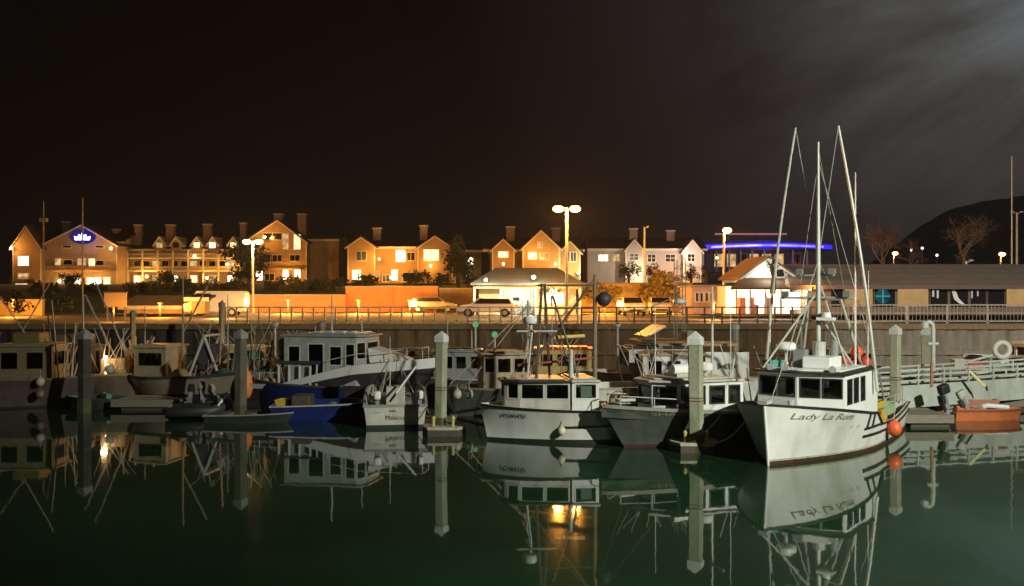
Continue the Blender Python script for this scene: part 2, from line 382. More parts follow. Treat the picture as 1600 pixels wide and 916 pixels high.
capw = mat('white_pile_cap', (.62, .64, .58), .4, .15, 5)
capd = mat('dull_pile_cap', (.30, .29, .27), .5, .2, 5)
concd = mat('dark_weathered_concrete', (.13, .12, .095), .85, .3, 3, bump=.4, dirt=((.05, .06, .03), .6))
concl = mat('pale_stained_concrete', (.40, .39, .28), .85, .22, 3, bump=.4, dirt=((.16, .17, .08), .5))
P1, _ = pile(1088.5, 707, 517, 26, concpile, 'tall square concrete pile with white pointed cap, left of the large white poled boat', radians(-25), capw)
P2, _ = pile(688, 678, 517, 20, concpile, 'square pile with a pale cap beside the small white boat shown stern first', radians(-25), capw)
pile(376, 655, 513, 19, concd, 'dark brown square pile beside the orange fender on the blue hull', radians(-25), capd)
pile(132, 645, 513, 20, mat('tarred_pile', (.06, .055, .05), .8, .3, 3, bump=.3), 'blackened pile among the old fishing boats at the far left', radians(-25), capd)
pile(1399, 657, 507, 19, concl, 'pale square pile with white pointed cap behind the stern of the large white poled boat', radians(-45), capw)
pile(1449, 622, 508, 21, concl, 'pale stained pile carrying no cap of its own, behind the dock lamp of the gangway', radians(-40), capw)
pile(502, 596, 500, 13, mat('lamplight_tinted_pile', (.36, .22, .12), .8, .3, 4), 'slim orange-lit pile under the middle of the railing, left of the grey cruiser', radians(-40), capd)  # orange lamplight is put into this pile's colour
pile(207, 600, 484, 10, mat('orange_lit_pile', (.5, .33, .16), .8, .2, 4), 'slender pale post at the left end of the quay, above the cream cabin boat', radians(-45), capd)  # lamplight orange put into the colour of this and the next post
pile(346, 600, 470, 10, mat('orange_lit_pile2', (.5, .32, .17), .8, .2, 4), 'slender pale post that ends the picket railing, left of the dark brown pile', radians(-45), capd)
pile(1150, 600, 505, 10, concl, 'distant slim pile under the railing, left of the tall white poles', radians(-45), capw)

# ---------------------------------------------------------------- floating docks
dockm = mat('dock_boards', (.26, .23, .18), .8, .3, 2.5, bump=.3, stripes=('X', 7, .3, .35))
def dock(x0, x1, y0, y1, label, h=.42, rz=0):
    cx_, cy_ = (x0 + x1) / 2, (y0 + y1) / 2
    t = thing('floating_dock', label, 'dock', (cx_, cy_, 0), rz); a, b = (x1 - x0) / 2, (y1 - y0) / 2
    MB().box(-a, a, -b, b, h - .08, h).build('deck', dockm, t)
    MB().box(-a - .05, a + .05, -b - .06, -b, h - .26, h + .03).build('edge_timber', woodp, t)
    MB().box(-a - .05, a + .05, b, b + .06, h - .26, h + .03).build('edge_timber', woodp, t)
    fl = MB()
    n = max(1, int((x1 - x0) / 2.4))
    for i in range(n):
        u = -a + (i + .12) * 2 * a / n; fl.box(u, u + 1.7 * a / n, -b + .08, b - .08, -.3, h - .09)
    fl.build('float', darkwood, t)
    return t
dock(-40, 30, 45.6, 47.6, 'long floating walkway that runs behind all the boats under the sea wall')
dock(X(1405, 33), X(1475, 33) , 32.4, 34.2, 'short pale dock finger behind the stern of the white poled boat')
dock(X(1100, 33), X(1175, 33), 31.5, 33.2, 'cluttered dock finger between the tall concrete pile and the white bow')
dock(X(1478, 39), X(1640, 39), 37.0, 40.5, 'floating dock under the gangway that carries the orange boats')
dock(X(915, 36), X(1010, 36), 35.6, 37, 'dark dock finger between the white work boat and the green hulled boat')
dock(X(200, 38.5), X(300, 38.5), 37.0, 38.6, 'dark dock finger in front of the cream and brown hull at the left')

def collar(px, pyw, wpx, label):
    Y = YW(pyw); hw = wpx / F * Y / 2; t = thing('pile_collar_float', label, 'float', (X(px, Y), Y, 0))
    o = [(-hw, -.2), (-hw * .7, -.62), (hw * .7, -.62), (hw, -.2), (hw, .6), (-hw, .6)]
    MB().prism(o, 'z', -.15, .2).build('float_body', darkwood, t)
    MB().prism([(u * 1.03, v * 1.05) for u, v in o], 'z', .2, .3).build('rim_board', mat('pale_rim_board', (.42, .38, .28), .7, .25, 6), t, bevel=.02)
    b = MB()
    for a in (-.32, .32): b.tube([(a, -.42, .3), (a, -.42, .55)], .05, 8).ball((a, -.42, .58), .07, 8, 6)
    b.build('cleat', mat('yellow_cleat', (.5, .42, .12), .5, .2, 6), t)
collar(1083, 703, 72, 'curved float collar round the foot of the tall concrete pile')
collar(694, 678, 66, 'curved float collar round the foot of the pile beside the small white boat')
# ================================================================ BOATS
def interp(tab, s):
    if s <= tab[0][0]: return tab[0][1]
    for (a, b), (c, d) in zip(tab, tab[1:]):
        if s <= c: return b + (d - b) * (s - a) / (c - a) if c > a else d
    return tab[-1][1]
class Hull:
    """local frame: origin at the stem on the water, bow towards +x, z up, port is +y"""
    def __init__(h, L_, B, sheer, rake=.7, sm=.42, p=2.2, flare=1.0, wl=.86, stern=.9, deckdrop=.35, zbow=None, ref=None):
        h.ref = ref or sheer
        h.L, h.B, h.sheer, h.rake, h.sm, h.p, h.flare, h.wl, h.stern, h.dd = L_, B, sheer, rake, sm, p, flare, wl, stern, deckdrop
        h.zb = zbow or interp(sheer, 0)
    def hb(h, s):
        t = min(1, s / (h.sm * h.L)); f = (1 - (1 - t) ** h.p) ** .85 if t < 1 else 1
        if s > .55 * h.L: f *= 1 - (1 - h.stern) * ((s / h.L - .55) / .45) ** 1.6
        return max(.015, h.B / 2 * f)
    def hw(h, s):
        t = min(1, s / (h.sm * 1.35 * h.L)); f = 1 - (1 - t) ** 1.7 if t < 1 else 1
        if s > .6 * h.L: f *= 1 - (1 - h.stern) * ((s / h.L - .6) / .4) ** 1.6
        return max(.012, h.B / 2 * h.wl * f)
    def pt(h, s, z, side=1, off=0.0):
        zs = interp(h.ref, s); v = min(1.05, max(0, z / zs)) if z > 0 else 0
        y = h.hw(s) + (h.hb(s) - h.hw(s)) * v ** (.75 + .5 * h.flare)
        if z < 0: y *= max(0, 1 + z * .9)
        k = max(0, 1 - s / (.45 * h.L)) ** 1.5
        x = -s + h.rake * k * (max(z, -.4) / h.zb) ** 1 if z > 0 else -s + h.rake * k * z / h.zb * 1.5
        return Vector((x, side * (y + off), z))
    def stations(h, n=26):
        ss = sorted(set([h.L * (i / n) ** 1.35 for i in range(n + 1)] + [a for a, _ in h.sheer if 0 <= a <= h.L]))
        return ss
    def shell(h, name, m, parent, bul=.06, zlo=-.45):
        ss = h.stations(); fr = [None, 0, .12, .3, .5, .7, .86, 1.0]
        vs = []; fs = []; rows = []
        for s in ss:
            zs = interp(h.sheer, s); row = []
            for side in (1, -1):
                r = [h.pt(s, zlo, side)] + [h.pt(s, zs * f, side) for f in fr[1:]]
                tp = r[-1]; inn = max(.005, abs(tp.y) - bul)
                r.append(Vector((tp.x - (bul if s < .3 else 0), side * inn, tp.z)))
                r.append(Vector((tp.x - (bul if s < .3 else 0), side * max(.003, min(inn - .03, abs(h.pt(s, zs - h.dd, side).y) - bul)), tp.z - h.dd)))
                row.append(r)
            rows.append(row)
        m_ = len(rows[0][0])
        for row in rows:
            for r in row: vs += r
        for i in range(len(ss) - 1):
            for k in range(2):
                for j in range(m_ - 1):
                    a = (i * 2 + k) * m_ + j; b = ((i + 1) * 2 + k) * m_ + j
                    fs.append((a, b, b + 1, a + 1) if k else (a, a + 1, b + 1, b))
        # stem closing and transom
        for j in range(7): fs.append((j, m_ + j, m_ + j + 1, j + 1))
        e = (len(ss) - 1) * 2 * m_
        for j in range(7): fs.append((e + j, e + j + 1, e + m_ + j + 1, e + m_ + j))
        o = MB().add(vs, fs).build(name, m, parent, smooth='auto')
        dv = []; df = []
        for i, s in enumerate(ss): dv += [rows[i][0][-1] + Vector((0, 0, .01)), rows[i][1][-1] + Vector((0, 0, .01))]
        for i in range(len(ss) - 1): df.append((2 * i, 2 * i + 1, 2 * i + 3, 2 * i + 2))
        MB().add(dv, df).build('deck', deckgrey, parent)
        # inside face of the transom bulwark
        zs = interp(h.sheer, h.L); w_ = h.pt(h.L, max(.05, zs - h.dd)).y - .05
        MB().box(-h.L + .01, -h.L + .07, -w_, w_, zs - h.dd, zs - .004).build('transom_bulwark', m, parent)
        return o
    def band(h, name, m, parent, z0f, z1f, s0=0, s1=None, off=.012, sides=(1, -1), n=30, join=False):
        """a painted or raised band that follows the hull between two height functions"""
        s1 = h.L if s1 is None else s1; mb = MB()
        for side in sides:
            vs = []; fs = []
            for i in range(n + 1):
                s = s0 + (s1 - s0) * (i / n) ** 1.2
                vs += [h.pt(s, z0f(s), side, off), h.pt(s, z1f(s), side, off), h.pt(s, z1f(s), side, -.01), h.pt(s, z0f(s), side, -.01)]
            for i in range(n):
                a = 4 * i
                for j in range(4): fs.append((a + j, a + (j + 1) % 4, a + 4 + (j + 1) % 4, a + 4 + j))
            fs.append((0, 1, 2, 3)); fs.append((4 * n, 4 * n + 1, 4 * n + 2, 4 * n + 3))
            mb.add(vs, fs)
        if join:
            z0, z1 = z0f(s1), z1f(s1); y = h.pt(s1, (z0 + z1) / 2).y + off; mb.box(-s1 - off, -s1 + .01, -y, y, z0, z1)
        return mb.build(name, m, parent)
    def guard(h, name, m, parent, r=.045, s0=0, s1=None, dz=0):
        s1 = h.L if s1 is None else s1; mb = MB()
        zs = lambda s: interp(h.sheer, s) + dz
        pts = [h.pt(s0 + (s1 - s0) * (i / 34) ** 1.2, zs(s0 + (s1 - s0) * (i / 34) ** 1.2), 1, 0) for i in range(35)]
        mb.tube(pts, r, 6); mb.tube([Vector((p.x, -p.y, p.z)) for p in pts], r, 6)
        if s1 == h.L: mb.tube([pts[-1], Vector((pts[-1].x, -pts[-1].y, pts[-1].z))], r, 6)
        return mb.build(name, m, parent, smooth=True)
def place(o, px, pyw, ang):
    """put the stem on the water at this place of the harbour; ang = heading of the bow, degrees from +x"""
    Y = YW(pyw); o.location = (X(px, Y), Y, 0); o.rotation_euler = (0, 0, radians(ang)); return Y
def wallpanel(mb, p0, p1, z0, z1, holes, th=.06):
    """straight wall from p0 to p1 (local xy) with rectangular holes (u0,u1,z0,z1), u in metres from p0. returns matrix"""
    d = Vector((p1[0] - p0[0], p1[1] - p0[1], 0)); L_ = d.length; a = math.atan2(d.y, d.x)
    M = Matrix.Translation((p0[0], p0[1], 0)) @ Matrix.Rotation(a, 4, 'Z')
    us = sorted(set([0, L_] + [h[0] for h in holes] + [h[1] for h in holes])); zs = sorted(set([z0, z1] + [h[2] for h in holes] + [h[3] for h in holes]))
    for i in range(len(us) - 1):
        run = None
        for j in range(len(zs) - 1):
            uc, zc = (us[i] + us[i + 1]) / 2, (zs[j] + zs[j + 1]) / 2
            hole = any(h[0] < uc < h[1] and h[2] < zc < h[3] for h in holes)
            if not hole:
                if run is None: run = zs[j]
            if (hole or j == len(zs) - 2) and run is not None:
                mb.box(us[i], us[i + 1], 0, th, run, zs[j] if hole else zs[j + 1], M); run = None
    return M, L_
def cabin(parent, poly, z0, z1, openings, wm, rm, gm=None, fm=None, over=.12, rt=.07, overf=None, inner=True, rcol=None, crown=.05):
    """walls with true window openings round a counter-clockwise plan (seen from above, so outside is on the right of each edge)"""
    gm = gm or glass; fm = fm or wm; mb = MB(); n = len(poly); th = .05
    for i in range(n):
        holes = openings.get(i, [])
        hs = []
        L_ = (Vector(poly[(i + 1) % n]) - Vector(poly[i])).length
        for (a, b, c, d) in holes: hs.append((a * L_, b * L_, z0 + c * (z1 - z0), z0 + d * (z1 - z0)))
        M, L_ = wallpanel(mb, poly[i], poly[(i + 1) % n], z0, z1, hs, th)
        for (a, b, c, d) in hs:
            f = MB(); e = .03
            f.box(a - e, b + e, -.018, .02, c - e, c + .012, M).box(a - e, b + e, -.018, .02, d - .012, d + e, M)
            f.box(a - e, a + .012, -.018, .02, c + .012, d - .012, M).box(b - .012, b + e, -.018, .02, c + .012, d - .012, M)
            fo = f.build('window', fm, parent)
            MB().box(a + .012, b - .012, .022, .03, c + .012, d - .012, M).build('pane', gm, fo)
    mb.build('cabin_wall', wm, parent)
    # roof
    c = Vector((sum(p[0] for p in poly) / n, sum(p[1] for p in poly) / n)); rp = []
    for p in poly:
        v = Vector(p) - c; k = 1 + over / v.length * 1.3; rp.append(tuple(c + v * k))
    r = MB().prism(rp, 'z', z1, z1 + rt); rr = r.build('roof', rm, parent, bevel=.02)
    if crown:
        MB().prism([tuple(c + (Vector(p) - c) * .8) for p in rp], 'z', z1 + rt, z1 + rt + crown).build('roof_crown', rcol or rm, parent, bevel=.02)
    if inner:
        x0, x1 = min(p[0] for p in poly), max(p[0] for p in poly); y0, y1 = min(p[1] for p in poly), max(p[1] for p in poly)
        w_ = (y1 - y0)
        MB().box(x0 + (x1 - x0) * .45, x0 + (x1 - x0) * .62, y0 + w_ * .15, y0 + w_ * .42, z0, z0 + (z1 - z0) * .72).box(x0 + (x1 - x0) * .4, x0 + (x1 - x0) * .55, y0 + w_ * .6, y0 + w_ * .8, z0, z0 + (z1 - z0) * .62).build('seat', cabinint, parent)
        MB().box(x0 + (x1 - x0) * .66, x1 - (x1 - x0) * .14, y0 + w_ * .2, y1 - w_ * .2, z0, z0 + (z1 - z0) * .48).build('dashboard', cabinint, parent)
    return rr
def whip(parent, x, y, z, h, lean=(0, 0), name='antenna', r=.015):
    return MB().tube([(x, y, z), (x + lean[0], y + lean[1], z + h)], r, 6, r * .5).build(name, cleanwhite, parent)
def radar(parent, x, y, z, r=.3):
    b = MB(); b.tube([(x, y, z), (x, y, z + .22)], .05, 8)
    o = b.build('radar_mount', galv, parent)
    MB().tube([(x, y, z + .22), (x, y, z + .27), (x, y, z + .40), (x, y, z + .46)], [r * .85, r, r, r * .75], 16).build('radar_dome', cleanwhite, parent, smooth='auto')
def handrail(parent, pts, h, m, n_mid=0, r=.018, name='handrail'):
    b = MB(); up = [Vector(p) + Vector((0, 0, h)) for p in pts]; b.tube(up, r, 6)
    for p, q in zip(pts, up): b.tube([p, q], r, 6)
    if n_mid: b.tube([Vector(p) + Vector((0, 0, h * .5)) for p in pts], r * .8, 6)
    return b.build(name, m, parent)
def outboard(loc, rz, label, cm, tilt=0.0, k=1.0, group=None):
    t = thing('outboard_motor', label, 'outboard motor', loc, rz, group)
    M = Matrix.Rotation(tilt, 4, 'Y') @ Matrix.Scale(k, 4)
    b = MB(); b.box(-.32, .12, -.16, .16, .32, .72, M); b.build('cowling', cm, t, bevel=.07)
    b = MB(); b.box(-.12, .08, -.09, .09, -.25, .32, M); b.box(-.28, .06, -.13, .13, -.29, -.25, M); b.box(-.1, .06, -.04, .04, -.62, -.29, M)
    b.tube([M @ Vector((-.22, 0, -.45)), M @ Vector((.16, 0, -.45))], .06 * k, 8, .03 * k); b.build('leg', greyp, t)
    b = MB()
    for a in range(3):
        Q = M @ Matrix.Translation((-.24, 0, -.45)) @ Matrix.Rotation(a * 2.094, 4, 'X'); b.box(-.015, .015, -.045, .045, .04, .2, Q)
    b.build('propeller', alu, t)
    MB().box(.02, .2, -.12, .12, -.02, .3, M).build('bracket', blackp, t)
    return t
def ballbuoy(loc, r, label, m, name='fender_buoy', rope=.4):
    t = thing(name, label, 'buoy', loc)
    MB().ball((0, 0, 0), r, 14, 10, (1, 1, 1.12)).build('ball', m, t, smooth=True)
    MB().tube([(0, 0, r * 1.05), (0, 0, r * 1.3)], r * .22, 8).build('eye', m, t)
    if rope: MB().tube([(0, 0, r * 1.25), (0, .02, r * 1.25 + rope)], .014, 5).build('lanyard', ropem, t)
    return t
def crate(loc, sz, rz, m, label, name='fish_crate'):
    t = thing(name, label, 'crate', loc, rz); a, b, h = sz[0] / 2, sz[1] / 2, sz[2]; e = .03
    MB().box(-a, a, -b, b, 0, e).box(-a, a, -b, -b + e, e, h).box(-a, a, b - e, b, e, h).box(-a, -a + e, -b + e, b - e, e, h).box(a - e, a, -b + e, b - e, e, h).build('bin', m, t)
    MB().box(-a - .02, a + .02, -b - .02, -b, h - .06, h).box(-a - .02, a + .02, b, b + .02, h - .06, h).box(-a - .02, -a, -b, b, h - .06, h).box(a, a + .02, -b, b, h - .06, h).build('rim', m, t)
    return t
def on(o, p):  # local point of a boat to the world
    a = o.rotation_euler.z; return Vector((o.location.x + p[0] * cos(a) - p[1] * sin(a), o.location.y + p[0] * sin(a) + p[1] * cos(a), p[2]))

# ---------------------------------------------------------------- 1. the white boat with trolling poles (right)
B1 = thing('fishing_boat', 'large white fishing boat with black gunwale and two tall trolling poles', 'fishing boat')
ang1 = math.degrees(math.atan2(-.82, -.57)); place(B1, 1201, 727, ang1)
h1 = Hull(10.3, 3.75, [(0, 1.72), (1.5, 1.52), (3.5, 1.24), (4.15, 1.17), (4.75, .74), (6.5, .70), (10.3, .86)], rake=.32, sm=.34, p=2.3, wl=.92, stern=.80, deckdrop=.4, flare=.5, ref=[(0, 1.72), (1.5, 1.52), (3.5, 1.24), (5, 1.1), (10.3, .95)])
h1.shell('hull', white, B1)
h1.band('boot_stripe', bootred, B1, lambda s: .0, lambda s: .10, join=True)
h1.band('gunwale_stripe', blackp, B1, lambda s: interp(h1.sheer, s) - .075, lambda s: interp(h1.sheer, s) - .003, 0, 4.13, off=.03)
h1.band('low_gunwale_stripe', blackp, B1, lambda s: interp(h1.sheer, s) - .06, lambda s: interp(h1.sheer, s), 4.75, 10.3, off=.03, join=True)
h1.band('rub_rail', blackp, B1, lambda s: interp([(3.3, .50), (6.5, .46), (10.3, .58)], s) - .03, lambda s: interp([(3.3, .50), (6.5, .46), (10.3, .58)], s) + .045, 3.3, 10.3, off=.035, join=True)
h1.band('short_rub_rail', blackp, B1, lambda s: .70, lambda s: .77, 3.25, 4.9, off=.03)
for s_ in (3.35, 3.8):
    h1.band('bulwark_rib', blackp, B1, lambda s: .76, lambda s: interp(h1.sheer, s) - .06, s_, s_ + .1, off=.03, n=2)
b = MB()
for sd in (1, -1):
    b.tube([h1.pt(4.12, 1.14, sd, .02), h1.pt(4.78, .75, sd, .02)], .04, 6)
b.build('raked_gunwale_end', blackp, B1)
h1.band('waterline_stain', mat('yellowed_stain', (.42, .40, .26), .6, .35, 6), B1, lambda s: .10, lambda s: .155, off=.006)
b = MB(); b.tube([h1.pt(0, z_, 1) * 1 + Vector((.03, -h1.pt(0, z_, 1).y, 0)) for z_ in (0.0, .5, 1.0, 1.5, 1.74)], .035, 6); b.build('stem_band', cleanwhite, B1)
# cabin: V shaped front, long sides
pc = [(-2.45, 0), (-2.75, 1.30), (-6.0, 1.42), (-6.0, -1.42), (-2.75, -1.30)]
cabin(B1, pc[::1], .82, 2.33, {0: [(.07, .47, .55, .90), (.54, .93, .55, .90)], 1: [(.06, .19, .42, .88), (.25, .38, .42, .88), (.46, .58, .42, .88)], 3: [(.35, .6, .45, .9), (.68, .92, .45, .9)],
       4: [(.07, .46, .55, .90), (.54, .93, .55, .90)], 2: [(.1, .35, .45, .88), (.42, .62, .1, .9)]}, cleanwhite, blackp, rt=.05, over=.14, rcol=cleanwhite, gm=clearglass, fm=blackp)
# foredeck trunk, hatch, bow roller, rails
MB().prism([(-1.0, .35), (-2.45, .75), (-2.45, -.75), (-1.0, -.35)], 'z', 1.0, 1.38).build('foredeck_trunk', white, B1, bevel=.04)
MB().box(.05, .5, -.12, .12, 1.70, 1.80).build('bow_roller', galv, B1)
b = MB().tube([(-1.0, -.25, 1.55), (-1.0, .25, 1.55)], .17, 12).box(-1.15, -.85, -.32, -.27, 1.35, 1.7).box(-1.15, -.85, .27, .32, 1.35, 1.7); b.build('anchor_winch', galv, B1)
# top works
MB().box(-4.4, -3.2, -.1, .75, 2.43, 2.78).build('roof_locker', cleanwhite, B1, bevel=.04)
MB().box(-4.5, -3.7, -.55, -.15, 2.43, 2.95).build('exhaust_housing', greyp, B1, bevel=.03)
MB().tube([(-4.3, .55, 2.78), (-4.3, .55, 3.25)], .13, 12).build('exhaust_stack', greyp, B1)
MB().tube([(-4.1, .15, 2.78), (-4.1, .15, 3.2)], .2, 14).build('vent_drum', galv, B1)
radar(B1, -3.1, -.55, 2.75, .3); MB().tube([(-3.1, -.55, 2.38), (-3.1, -.55, 2.76)], .05, 8).build('radar_post', galv, B1)
b = MB()
for a_ in (-.9, -.45, .95): b.tube([(-2.8, a_, 2.45), (-2.68, a_, 2.47)], .09, 10, .11)
b.build('deck_floodlight', galv, B1)
mx_, my_ = -4.35, .05
MB().tube([(mx_, my_, 2.4), (mx_, my_, 5.6), (mx_, my_, 9.4)], [.085, .075, .035], 10).build('mast', polemat, B1)
b = MB().tube([(mx_, -1.1, 4.55), (mx_, 1.1, 4.55)], .04, 8).tube([(mx_, -.55, 5.25), (mx_, .55, 5.25)], .035, 8)
b.build('crosstree', polemat, B1)
b = MB()
for (a_, z_) in ((-.95, 4.55), (.95, 4.55), (-.5, 5.25), (.5, 5.25)): b.cbox((mx_ + .12, a_, z_ + .12), (.14, .2, .16), 0, 0, .3)
b.build('mast_light', greyp, B1)
MB().cbox((mx_ + .1, .32, 3.9), (.35, .5, .09)).tube([(mx_ + .1, .32, 3.95), (mx_ + .1, .32, 4.1)], .14, 12).build('mast_platform', cleanwhite, B1)
# gantry frame aft of the mast
b = MB()
for sd in (-1, 1): b.tube([(-6.6, sd * 1.35, .5), (-5.2, sd * .5, 4.5)], .045, 8).tube([(-4.45, sd * .9, 2.4), (-4.4, sd * .12, 4.9)], .03, 7)
b.tube([(-5.2, -.5, 4.5), (-5.2, .5, 4.5)], .045, 8); b.tube([(-5.2, 0, 4.5), (mx_, my_, 4.9)], .04, 8); b.build('gantry', polemat, B1)
# trolling poles stand up from the rails and lean in towards the mast head
def local(o, P):
    v = Vector(P) - o.location; a = -o.rotation_euler.z; return Vector((v.x * cos(a) - v.y * sin(a), v.x * sin(a) + v.y * cos(a), v.z))
b1R = local(B1, (X(1371, 28.9), 28.9, Z(612, 28.9))); t1R = local(B1, (X(1310, 29.3), 29.3, Z(197, 29.3)))
b1L = local(B1, (X(1196, 29.9), 29.9, Z(585, 29.9))); t1L = local(B1, (X(1243, 29.9), 29.9, Z(200, 29.9)))
def bow_(a, c, k, n=8):
    out = []
    for i in range(n + 1):
        t = i / n; p = a.lerp(c, t); p = p + Vector((0, k * sin(pi * t), 0)); out.append(p)
    return out
for nm, a_, c_, k in (('trolling_pole', b1R, t1R, .10), ('trolling_pole', b1L, t1L, -.10)):
    MB().tube(bow_(a_, c_, k), [.055 + .012 * sin(i) * 0 - .0022 * i for i in range(9)], 8).build(nm, polemat, B1)
b = MB()
top = Vector((mx_, my_, 9.2)); mid = Vector((mx_, my_, 5.7))
for p in (t1R, t1L):
    b.tube([p, mid], .012, 5)
b.tube([mid, Vector((-.2, 0, 1.75))], .012, 5); b.tube([top, Vector((-10, 0, .9))], .010, 5); b.tube([Vector((mx_, my_, 8.8)), Vector((-6.0, 1.4, 2.4))], .01, 5); b.tube([Vector((mx_, my_, 8.8)), Vector((-6.0, -1.4, 2.4))], .01, 5)
b.tube([mid, Vector((-10, .9, .9))], .01, 5); b.tube([mid, Vector((-10, -.9, .9))], .01, 5)
b.build('rigging_line', ropem, B1)
sp = local(B1, (X(1192, 27.6), 27.6, Z(575, 27.6)))
MB().tube([Vector((mx_ + .1, my_ - .1, 4.6)), sp], .035, 7).build('boom', polemat, B1)
MB().tube([Vector((mx_ + .05, my_ + .05, 4.0)), Vector((-5.2, .9, 2.4))], .04, 7).build('mast_brace', polemat, B1)
whip(B1, -5.4, .9, 2.4, 6.1, (0, .0), r=.03); whip(B1, -5.7, 1.2, 2.4, 3.0, (-.1, 0)); whip(B1, -3.3, -1.1, 2.4, 2.2, (.05, 0))
# stern: hayrack rail, gurdies
handrail(B1, [(-6.6, 1.5, .75), (-7.8, 1.55, .76), (-9.2, 1.5, .82), (-10.1, 1.3, .86)], .55, galv, 1)
handrail(B1, [(-6.6, -1.5, .75), (-7.8, -1.55, .76), (-9.2, -1.5, .82), (-10.1, -1.3, .86)], .55, galv, 1)
b = MB()
for y_ in (.9, 1.2): b.tube([(-7.2, y_, .95), (-7.2, y_ + .12, .95)], .26, 14)
b.box(-7.4, -7.0, .85, 1.4, .5, .72); b.build('gurdy_reel', yellowp, B1)
MB().box(-8.6, -7.7, -.5, .5, .35, .7).build('fish_hatch', white, B1, bevel=.03)
def hull_lettering(h, txt, s0, s1, z0, size, m, parent, side=1, shear=.25, name='name_lettering', off=.014, drop=0.0):
    """letters that follow the hull's side between s0 and s1 (distance aft of the stem)"""
    o = lettering(txt, size, m, parent, Matrix.Identity(4), name, shear, ext=.003, align='LEFT')
    us = [v.co.x for v in o.data.vertices]; u0, u1 = min(us), max(us)
    for v in o.data.vertices:
        t = (v.co.x - u0) / (u1 - u0); s = s0 + (s1 - s0) * (t if side == 1 else 1 - t) if side == 1 else s0 + (s1 - s0) * t
        v.co = h.pt(s, z0 + v.co.y - drop * t, side, off + v.co.z)
    return o
letm = mat('grey_green_lettering', (.2, .2, .17), .6, .1, 5)
hull_lettering(h1, 'Lady La Rum', .42, 2.3, 1.27, .25, letm, B1, side=1, off=.02, drop=.13)
for s_, z_ in ((1.9, .92), (2.35, .86), (2.7, .84)):
    h1.band('worn_mark', mat('faint_mark', (.5, .5, .46), .5, .1, 5), B1, lambda s: z_, lambda s: z_ + .09, s_, s_ + .16, off=.006, n=2, sides=(1,))
# things lying on the boat
t = thing('oilskin_coat', 'yellow oilskin coat hanging inside the wheelhouse window of the large white boat', 'coat', on(B1, (-2.95, 1.0, 1.55)), B1.rotation_euler.z)
MB().tube([(0, 0, -.35), (0, 0, .1), (0, 0, .38), (0, 0, .52)], [.2, .17, .15, .06], 10).build('coat_body', yellowp, t, smooth=True)
for s_ in (-1, 1): MB().tube([(0, s_ * .13, .4), (.02, s_ * .24, .1), (.02, s_ * .22, -.15)], .05, 7).build('sleeve', yellowp, t, smooth=True)
ballbuoy(on(B1, h1.pt(5.6, .50, 1, .22)), .225, 'bright orange round fender hanging on the side of the white poled boat', orange, rope=.3)
crate(on(B1, (-3.3, -1.0, 2.44)), (.5, .4, .2), .3, teal, 'teal net tray on the cabin roof of the white poled boat', 'net_tray')
for i, (x_, y_, z_, r_) in enumerate(((-6.6, .9, 2.42, .2), (-6.9, .5, 2.40, .2), (-6.5, .25, 2.42, .2), (-6.7, .6, 2.74, .2))):
    ballbuoy(on(B1, (x_, y_, z_)), r_, ['red round buoy nearest the corner of the wheelhouse aft of the white poled boat', 'red round buoy hindmost in the pile behind the white wheelhouse', 'red round buoy in the middle of the pile behind the white wheelhouse', 'topmost red buoy of the pile behind the white wheelhouse'][i], [redp, orange, redp, orange][i], rope=0, name='round_buoy')
crate(on(B1, (-6.7, .5, .42)), (.9, 1.3, 1.76), B1.rotation_euler.z, greyp, 'grey bait bin that carries the red buoys aft of the white wheelhouse', 'bait_bin')
crate(on(B1, (-8.9, .9, .5)), (.7, .5, .5), .2, mat('green_tub', (.25, .34, .16), .6, .2, 5), 'pale green fish tub at the stern of the white poled boat', 'fish_tub')

# ---------------------------------------------------------------- 2. green hulled boat left of the tall pile
B2 = thing('lobster_boat', 'dark green hulled boat with white wheelhouse, left of the tall concrete pile', 'fishing boat')
place(B2, 975, 699, 205)
h2 = Hull(8.0, 3.1, [(0, 1.36), (2, 1.2), (5, 1.0), (8.0, .9)], rake=.85, sm=.42, wl=.82, deckdrop=.4)
h2.shell('hull', darkhull, B2)
h2.band('white_gunwale', offwhite, B2, lambda s: interp(h2.sheer, s) - .11, lambda s: interp(h2.sheer, s) - .003, off=.035, join=True)
h2.band('boot_stripe', bootred, B2, lambda s: 0, lambda s: .09, join=True)
cabin(B2, [(-.75, .38), (-1.35, .92), (-3.6, 1.15), (-3.6, -1.15), (-1.35, -.92), (-.75, -.38)], .85, 1.98, {0: [(.1, .9, .42, .88)], 1: [(.05, .40, .42, .88), (.48, .70, .42, .88), (.78, .94, .42, .88)], 5: [(.1, .9, .42, .88)], 3: [(.1, .4, .42, .88), (.5, .9, .42, .88)], 4: [(.1, .9, .42, .88)], 2: [(.3, .7, .1, .9)]}, white, offwhite, gm=clearglass, fm=blackp)
handrail(B2, [h2.pt(s, interp(h2.sheer, s) - .02, sd, -.04) for sd, ss in ((1, (1.6, 1.0, .35)), (-1, (.35, 1.0, 1.6))) for s in ss], .30, galv, 0, name='bow_rail')
MB().box(-2.4, -1.7, -.35, .35, 2.1, 2.2).build('life_raft_cradle', offwhite, B2)
MB().tube([(-2.4, 0, 2.3), (-1.75, 0, 2.3)], .17, 14).build('life_raft', cleanwhite, B2)
radar(B2, -2.8, .3, 2.05, .24); whip(B2, -1.6, -.7, 2.05, 2.2); whip(B2, -3.4, .8, 2.05, 2.4)
MB().tube([(-3.3, 0, 2.05), (-3.3, 0, 4.9)], .05, 8, .03).tube([(-3.3, -.6, 4.0), (-3.3, .6, 4.0)], .03, 7).build('mast', polemat, B2)
for i in range(2): MB().tube([(-4.4, .7 - 1.4 * i, .8), (-4.9, .9 - 1.8 * i, 2.6)], .03, 6).build('stern_post', galv, B2)
